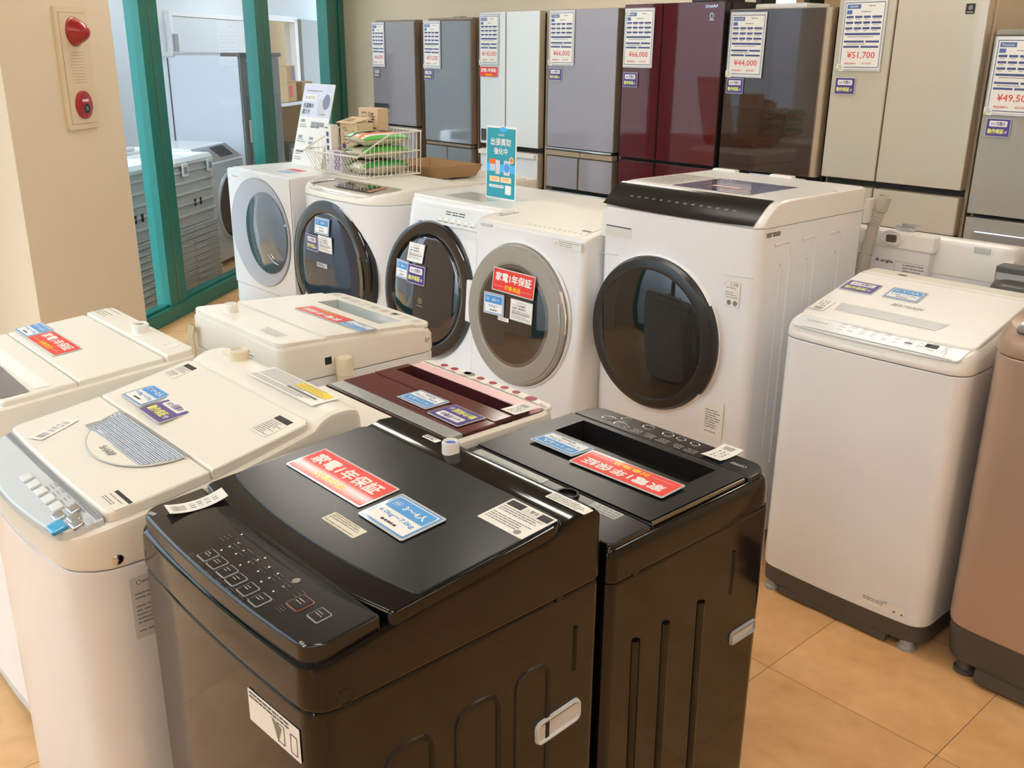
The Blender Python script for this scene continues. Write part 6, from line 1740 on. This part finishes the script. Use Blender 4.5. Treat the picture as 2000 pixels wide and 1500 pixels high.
carton('product_box', -4.240, 2.690, bz + 0.002, 0.12, 0.05, 0.100, 0.0, pm('white_purple_carton', (226, 222, 230), 0.5), 'low white box with purple stripes near the basket front', 'box',
       lambda b: [rect(b, PURPLE, 0.0 + 0.014 * k, 0.008 + 0.014 * k, 0.01, 0.10, 0, FR(0, -0.0256, 0)) for k in range(4)])
def tray():
    t = thing('cardboard_tray', 'shallow open brown cardboard tray behind the wire basket', 'tray', (-4.14, 3.20, 0.934), 0.0)
    b = MB(); w, d, h, k = 0.20, 0.14, 0.060, 0.025
    box(b, CARD2, -w, w, -d, d, 0, 0.003)
    def wall(a, c, a2, c2): b.add([(*a, 0), (*c, 0), (*c2, h), (*a2, h)], [(0, 1, 2, 3)], CARD2); b.add([(a[0] * 0.985, a[1] * 0.985, 0), (c[0] * 0.985, c[1] * 0.985, 0), (c2[0] * 0.985, c2[1] * 0.985, h), (a2[0] * 0.985, a2[1] * 0.985, h)], [(3, 2, 1, 0)], CARD2)
    wall((-w, d), (w, d), (-w - k, d + k), (w + k, d + k)); wall((w, d), (w, -d), (w + k, d + k), (w + k, -d - k)); wall((-w, -d), (-w, d), (-w - k, -d - k), (-w - k, d + k)); wall((w, -d), (-w, -d), (w + k, -d - k), (-w - k, -d - k))
    b.build('tray_body', t)
    b = MB(); [rect(b, PAPER, -0.10 + 0.11 * q, -0.05 + 0.11 * q, -0.04, 0.0, 0.0035) for q in range(3)]; b.build('packing_slip', t)
tray()

# ------------------------------------------------------------------ stock room contents
def st_thing(name, label, cat, s, e, z=0.0, group=None):
    t = thing(name, label, cat, gp(s, e, z), math.atan2(TV.y, TV.x), group)
    return t        # local x along the glazed wall, local y away from the shop
def stock_fridge():
    t = st_thing('refrigerator', 'tall pale refrigerator seen from behind through the glass, cord hanging', 'refrigerator', 8.04, 0.52)
    b = MB(); box(b, pm('stock_fridge_side', (206, 210, 218), 0.3, coat=0.3), -0.40, 0.40, 0.012, 0.70, 0.04, 1.50, 0.006); b.build('body', t)
    b = MB(); box(b, pm('stock_fridge_back', (112, 116, 116), 0.5), -0.385, 0.40, 0.0, 0.011, 0.06, 1.49, 0.003); box(b, pm('stock_fridge_back_low', (94, 100, 100), 0.5), -0.30, 0.36, -0.006, 0.001, 0.06, 1.18, 0.003); b.build('back_panel', t)
    b = MB(); box(b, LGREY, -0.42, 0.42, 0.55, 0.74, 1.49, 1.525, 0.006); box(b, DGREY, -0.40, 0.44, -0.01, 0.16, 1.492, 1.525, 0.006); b.build('top_cap', t)
    b = MB(); box(b, DGREY, -0.404, -0.399, 0.61, 0.62, 0.05, 1.48); b.build('door_gap', t)
    b = MB(); rect(b, LGREY, -0.404 + 0.0, -0.398, 0, 0.001, 0, Matrix()); tube(b, LGREY, [(-0.30, -0.012, 1.46), (-0.25, -0.02, 1.50), (-0.20, -0.016, 1.42), (-0.27, -0.015, 1.25), (-0.22, -0.02, 1.02), (-0.20, -0.02, 0.92)], 0.005, 6); b.build('power_cord', t)
    b = MB(); rrect(b, PAPER, -0.32, -0.15, 0.82, 1.0, 0.004, 0.008, 0.002, M=FR(0, 0, 0)); tube(b, INKG, [(-0.23, -0.014, 0.97), (-0.22, -0.016, 0.90), (-0.24, -0.016, 0.86)], 0.006, 6); b.build('notice_tag', t)
stock_fridge()
def stock_drum():
    t = st_thing('drum_washing_machine', 'white drum washer with a brown door and slanted display, in the stock room', 'drum washing machine', 6.93, 0.36)
    hw, d = 0.30, 0.60
    b = MB(); hull(b, WSTEEL, hw, 0, d, 0.03, 0.03, [(0.006, 0.03), (0, 0.036), (0, 0.748)]); b.build('cabinet', t)
    pl = interp([(-0.01, 0.758), (0.0, 0.760), (0.14, 0.862), (0.18, 0.868), (0.6, 0.868)])
    b = MB(); hull(b, WSTEEL, hw, 0, d, 0.03, 0.03, [(0, 0.750), (0, lambda y: pl(y) - 0.004), (0.006, pl)], ns=20); b.build('top_housing', t)
    sl = 0.102 / 0.14
    b = MB(); M = UP(0, 0.072, pl(0.072) + 0.001, 0, sl); rrect(b, SILVER, -0.285, 0.285, -0.078, 0.082, 0.006, 0, 0.002, M=M); rrect(b, DARK, -0.02, 0.20, -0.045, 0.065, 0.006, 0.002, 0.001, M=M); rrect(b, GREYP, -0.24, -0.13, -0.05, 0.0, 0.004, 0.002, 0.001, M=M); b.build('control_panel', t)
    M = FR(0.04, -0.002, 0.42)
    b = MB(); lathe(b, WSTEEL, [(0.262, 0.0), (0.258, 0.012), (0.246, 0.018), (0.240, 0.014)], M, 56); o = b.build('door', t)
    b = MB(); lathe(b, BROWNGL, [(0.242, 0.014), (0.22, 0.022), (0.12, 0.032), (0.001, 0.035)], M, 56); b.build('door_glass', o)
    b = MB(); text(b, INK, 'Panasonic', 0.18, 0.705, w=0.05, h=0.010, z=0.002, bold=0.02, M=FR(0, 0, 0)); b.build('brand_mark', t)
stock_drum()
LIDM = pm('crate_lid_white', (222, 226, 224), 0.4)
def crate_stack(s0, s1, e0, e1, where, z_top, n):
    w = (s1 - s0) / 2; sc = (s0 + s1) / 2; d = e1 - e0
    z = 0.0; h = 0.042
    first = None
    for k in range(n):
        if first is None:
            t = st_thing('folded_crate', 'collapsed grey crate, first from the floor, in %s' % where, 'crate', sc, e0, z, 'collapsed crates stacked ' + where)
            b = MB(); box(b, CRATE, -w, w, 0, d, 0.002, h - 0.010, 0.005); box(b, CRATE, -w - 0.006, w + 0.006, -0.006, d + 0.006, h - 0.010, h - 0.001, 0.003)
            box(b, CRATE, -w * 0.3, w * 0.3, -0.008, 0.01, 0.008, h - 0.012, 0.003); b.build('crate_body', t); first = t
        else:
            t = first.copy(); COL.objects.link(t); t.location = gp(sc, e0, z)
            for c in first.children:
                q = c.copy(); COL.objects.link(q); q.parent = t
            t['label'] = 'collapsed grey crate, %s from the floor, in %s' % (('second', 'third', 'fourth', 'fifth', 'sixth', 'seventh', 'eighth', 'ninth', 'tenth', 'eleventh', 'twelfth')[k - 1], where)
        z += h
    t = st_thing('storage_crate', 'ribbed grey crate with white lid topping %s' % where, 'crate', sc, e0, z)
    H = z_top - z - 0.03
    b = MB(); hull(b, CRATE, w, 0, d, 0.03, 0.03, [(0.014, 0.002), (0.010, 0.006), (0.004, H)])
    for k in range(1, 6):
        zz = H * k / 6; hull(b, CRATE, w, -0.003, d + 0.003, 0.03, 0.03, [(0.004, zz), (-0.004, zz + 0.006), (-0.004, zz + 0.014), (0.004, zz + 0.02)], caps=(1, 1))
    b.build('crate_body', t)
    b = MB(); hull(b, LIDM, w + 0.012, -0.012, d + 0.012, 0.035, 0.035, [(0.006, H - 0.02), (0, H - 0.014), (0, H + 0.006), (0.02, H + 0.03), (0.06, H + 0.03), (0.075, H + 0.016)]); o = b.build('lid', t)
    for x in (-w * 0.55, w * 0.7):
        b = MB(); F = FR(0, -0.014, 0); rrect(b, PAPER, x - 0.035, x + 0.035, H - 0.085, H - 0.005, 0.004, 0, 0.010, M=F); rect(b, GREYP, x - 0.022, x + 0.022, H - 0.07, H - 0.025, 0.0105, F); b.build('latch', t)
    if True:
        b = MB(); F = FR(0, -0.006, 0)
        for x in (-0.05, 0.03): rect(b, DARK, x, x + 0.03, H * 0.30, H * 0.30 + 0.05, 0.001, F)
        b.build('grip_hole', t)
crate_stack(5.86, 6.42, 0.22, 0.62, 'the pile right of the first green post', 0.875, 10)
crate_stack(5.10, 5.66, 0.22, 0.62, 'the pile left of the first green post', 0.885, 10)
def stock_top_loader():
    t = st_thing('washing_machine', 'white top-loading washer behind the crates in the stock room', 'washing machine', 6.25, 0.80)
    b = MB(); hull(b, WSTEEL, 0.29, 0, 0.58, 0.04, 0.03, [(0.006, 0.04), (0, 0.046), (0, 0.84), (0.01, 0.86)]); b.build('cabinet', t)
    b = MB(); slab(b, WHITE, 0.27, 0.05, 0.48, 0.02, 0.02, 0.885, 0.022, 0.006); b.build('lid', t)
    b = MB(); tube(b, LGREY, [(-0.2, 0.40, 0.90), (-0.1, 0.30, 0.91), (0.05, 0.42, 0.905), (0.25, 0.50, 0.90)], 0.012, 8); tube(b, pm('hose_beige', (206, 184, 160), 0.5), [(-0.26, 0.30, 0.895), (-0.19, 0.36, 0.93), (-0.13, 0.42, 0.96)], 0.016, 8); b.build('hose', t)
stock_top_loader()
def shelf():
    t = st_thing('wire_shelf', 'chrome wire shelf unit with cartons, seen through the glass', 'shelf', 9.52, 0.80)
    b = MB()
    for x in (-0.45, 0.20):
        for y in (0.0, 0.40): tube(b, CHROME, [(x, y, 0), (x, y, 1.09)], 0.014, 10)
    b.build('upright', t)
    for z in (1.06, 0.50):
        b = MB(); box(b, SILVER, -0.46, 0.21, -0.01, 0.0, z - 0.03, z); box(b, SILVER, -0.46, 0.21, 0.40, 0.41, z - 0.03, z)
        for k in range(26): box(b, SILVER, -0.455 + 0.026 * k, -0.449 + 0.026 * k, 0, 0.40, z - 0.006, z)
        b.build('shelf_rack', t)
shelf()
def st_carton(s, e, z, w, d, h, m, label, art=None):
    t = st_thing('carton', label, 'box', s, e, z)
    b = MB(); box(b, m, -w / 2, w / 2, 0, d, 0, h, 0.003)
    if art: art(b)
    b.build('box_body', t)
PALEC = pm('pale_carton', (216, 194, 152), 0.8)
st_carton(9.21, 0.82, 1.061, 0.28, 0.36, 0.165, PALEC, 'pale carton on the wire shelf, under another pale carton')
st_carton(9.21, 0.82, 1.227, 0.28, 0.36, 0.165, PALEC, 'pale carton on top of the pile on the wire shelf')
st_carton(9.495, 0.84, 1.061, 0.26, 0.34, 0.18, CARD, 'tan carton with a red label on the wire shelf', lambda b: rrect(b, PRICERED, -0.07, 0.03, 0.04, 0.15, 0.01, 0.001, M=FR(0, 0, 0)))
st_carton(9.50, 0.84, 1.242, 0.24, 0.34, 0.16, CARD, 'tan carton with a purple stripe above the red-labelled carton', lambda b: rect(b, PURPLE, 0.02, 0.09, 0.02, 0.15, 0.001, FR(0, 0, 0)))
st_carton(9.93, 0.84, 0.0, 0.30, 0.34, 1.24, CARD2, 'tall brown carton standing right of the wire shelf')
def bin_():
    t = st_thing('storage_basket', 'small black slotted basket on the lower wire shelf', 'basket', 9.46, 0.83, 0.501)
    b = MB(); hull(b, DARK, 0.16, 0, 0.28, 0.02, 0.02, [(0.01, 0), (0, 0.15), (-0.006, 0.152), (-0.006, 0.16), (0.008, 0.16)])
    for k in range(6): rect(b, LGREY, -0.10 + 0.035 * k, -0.085 + 0.035 * k, 0.04, 0.12, 0.006, FR(0, 0, 0))
    b.build('basket_body', t)
bin_()
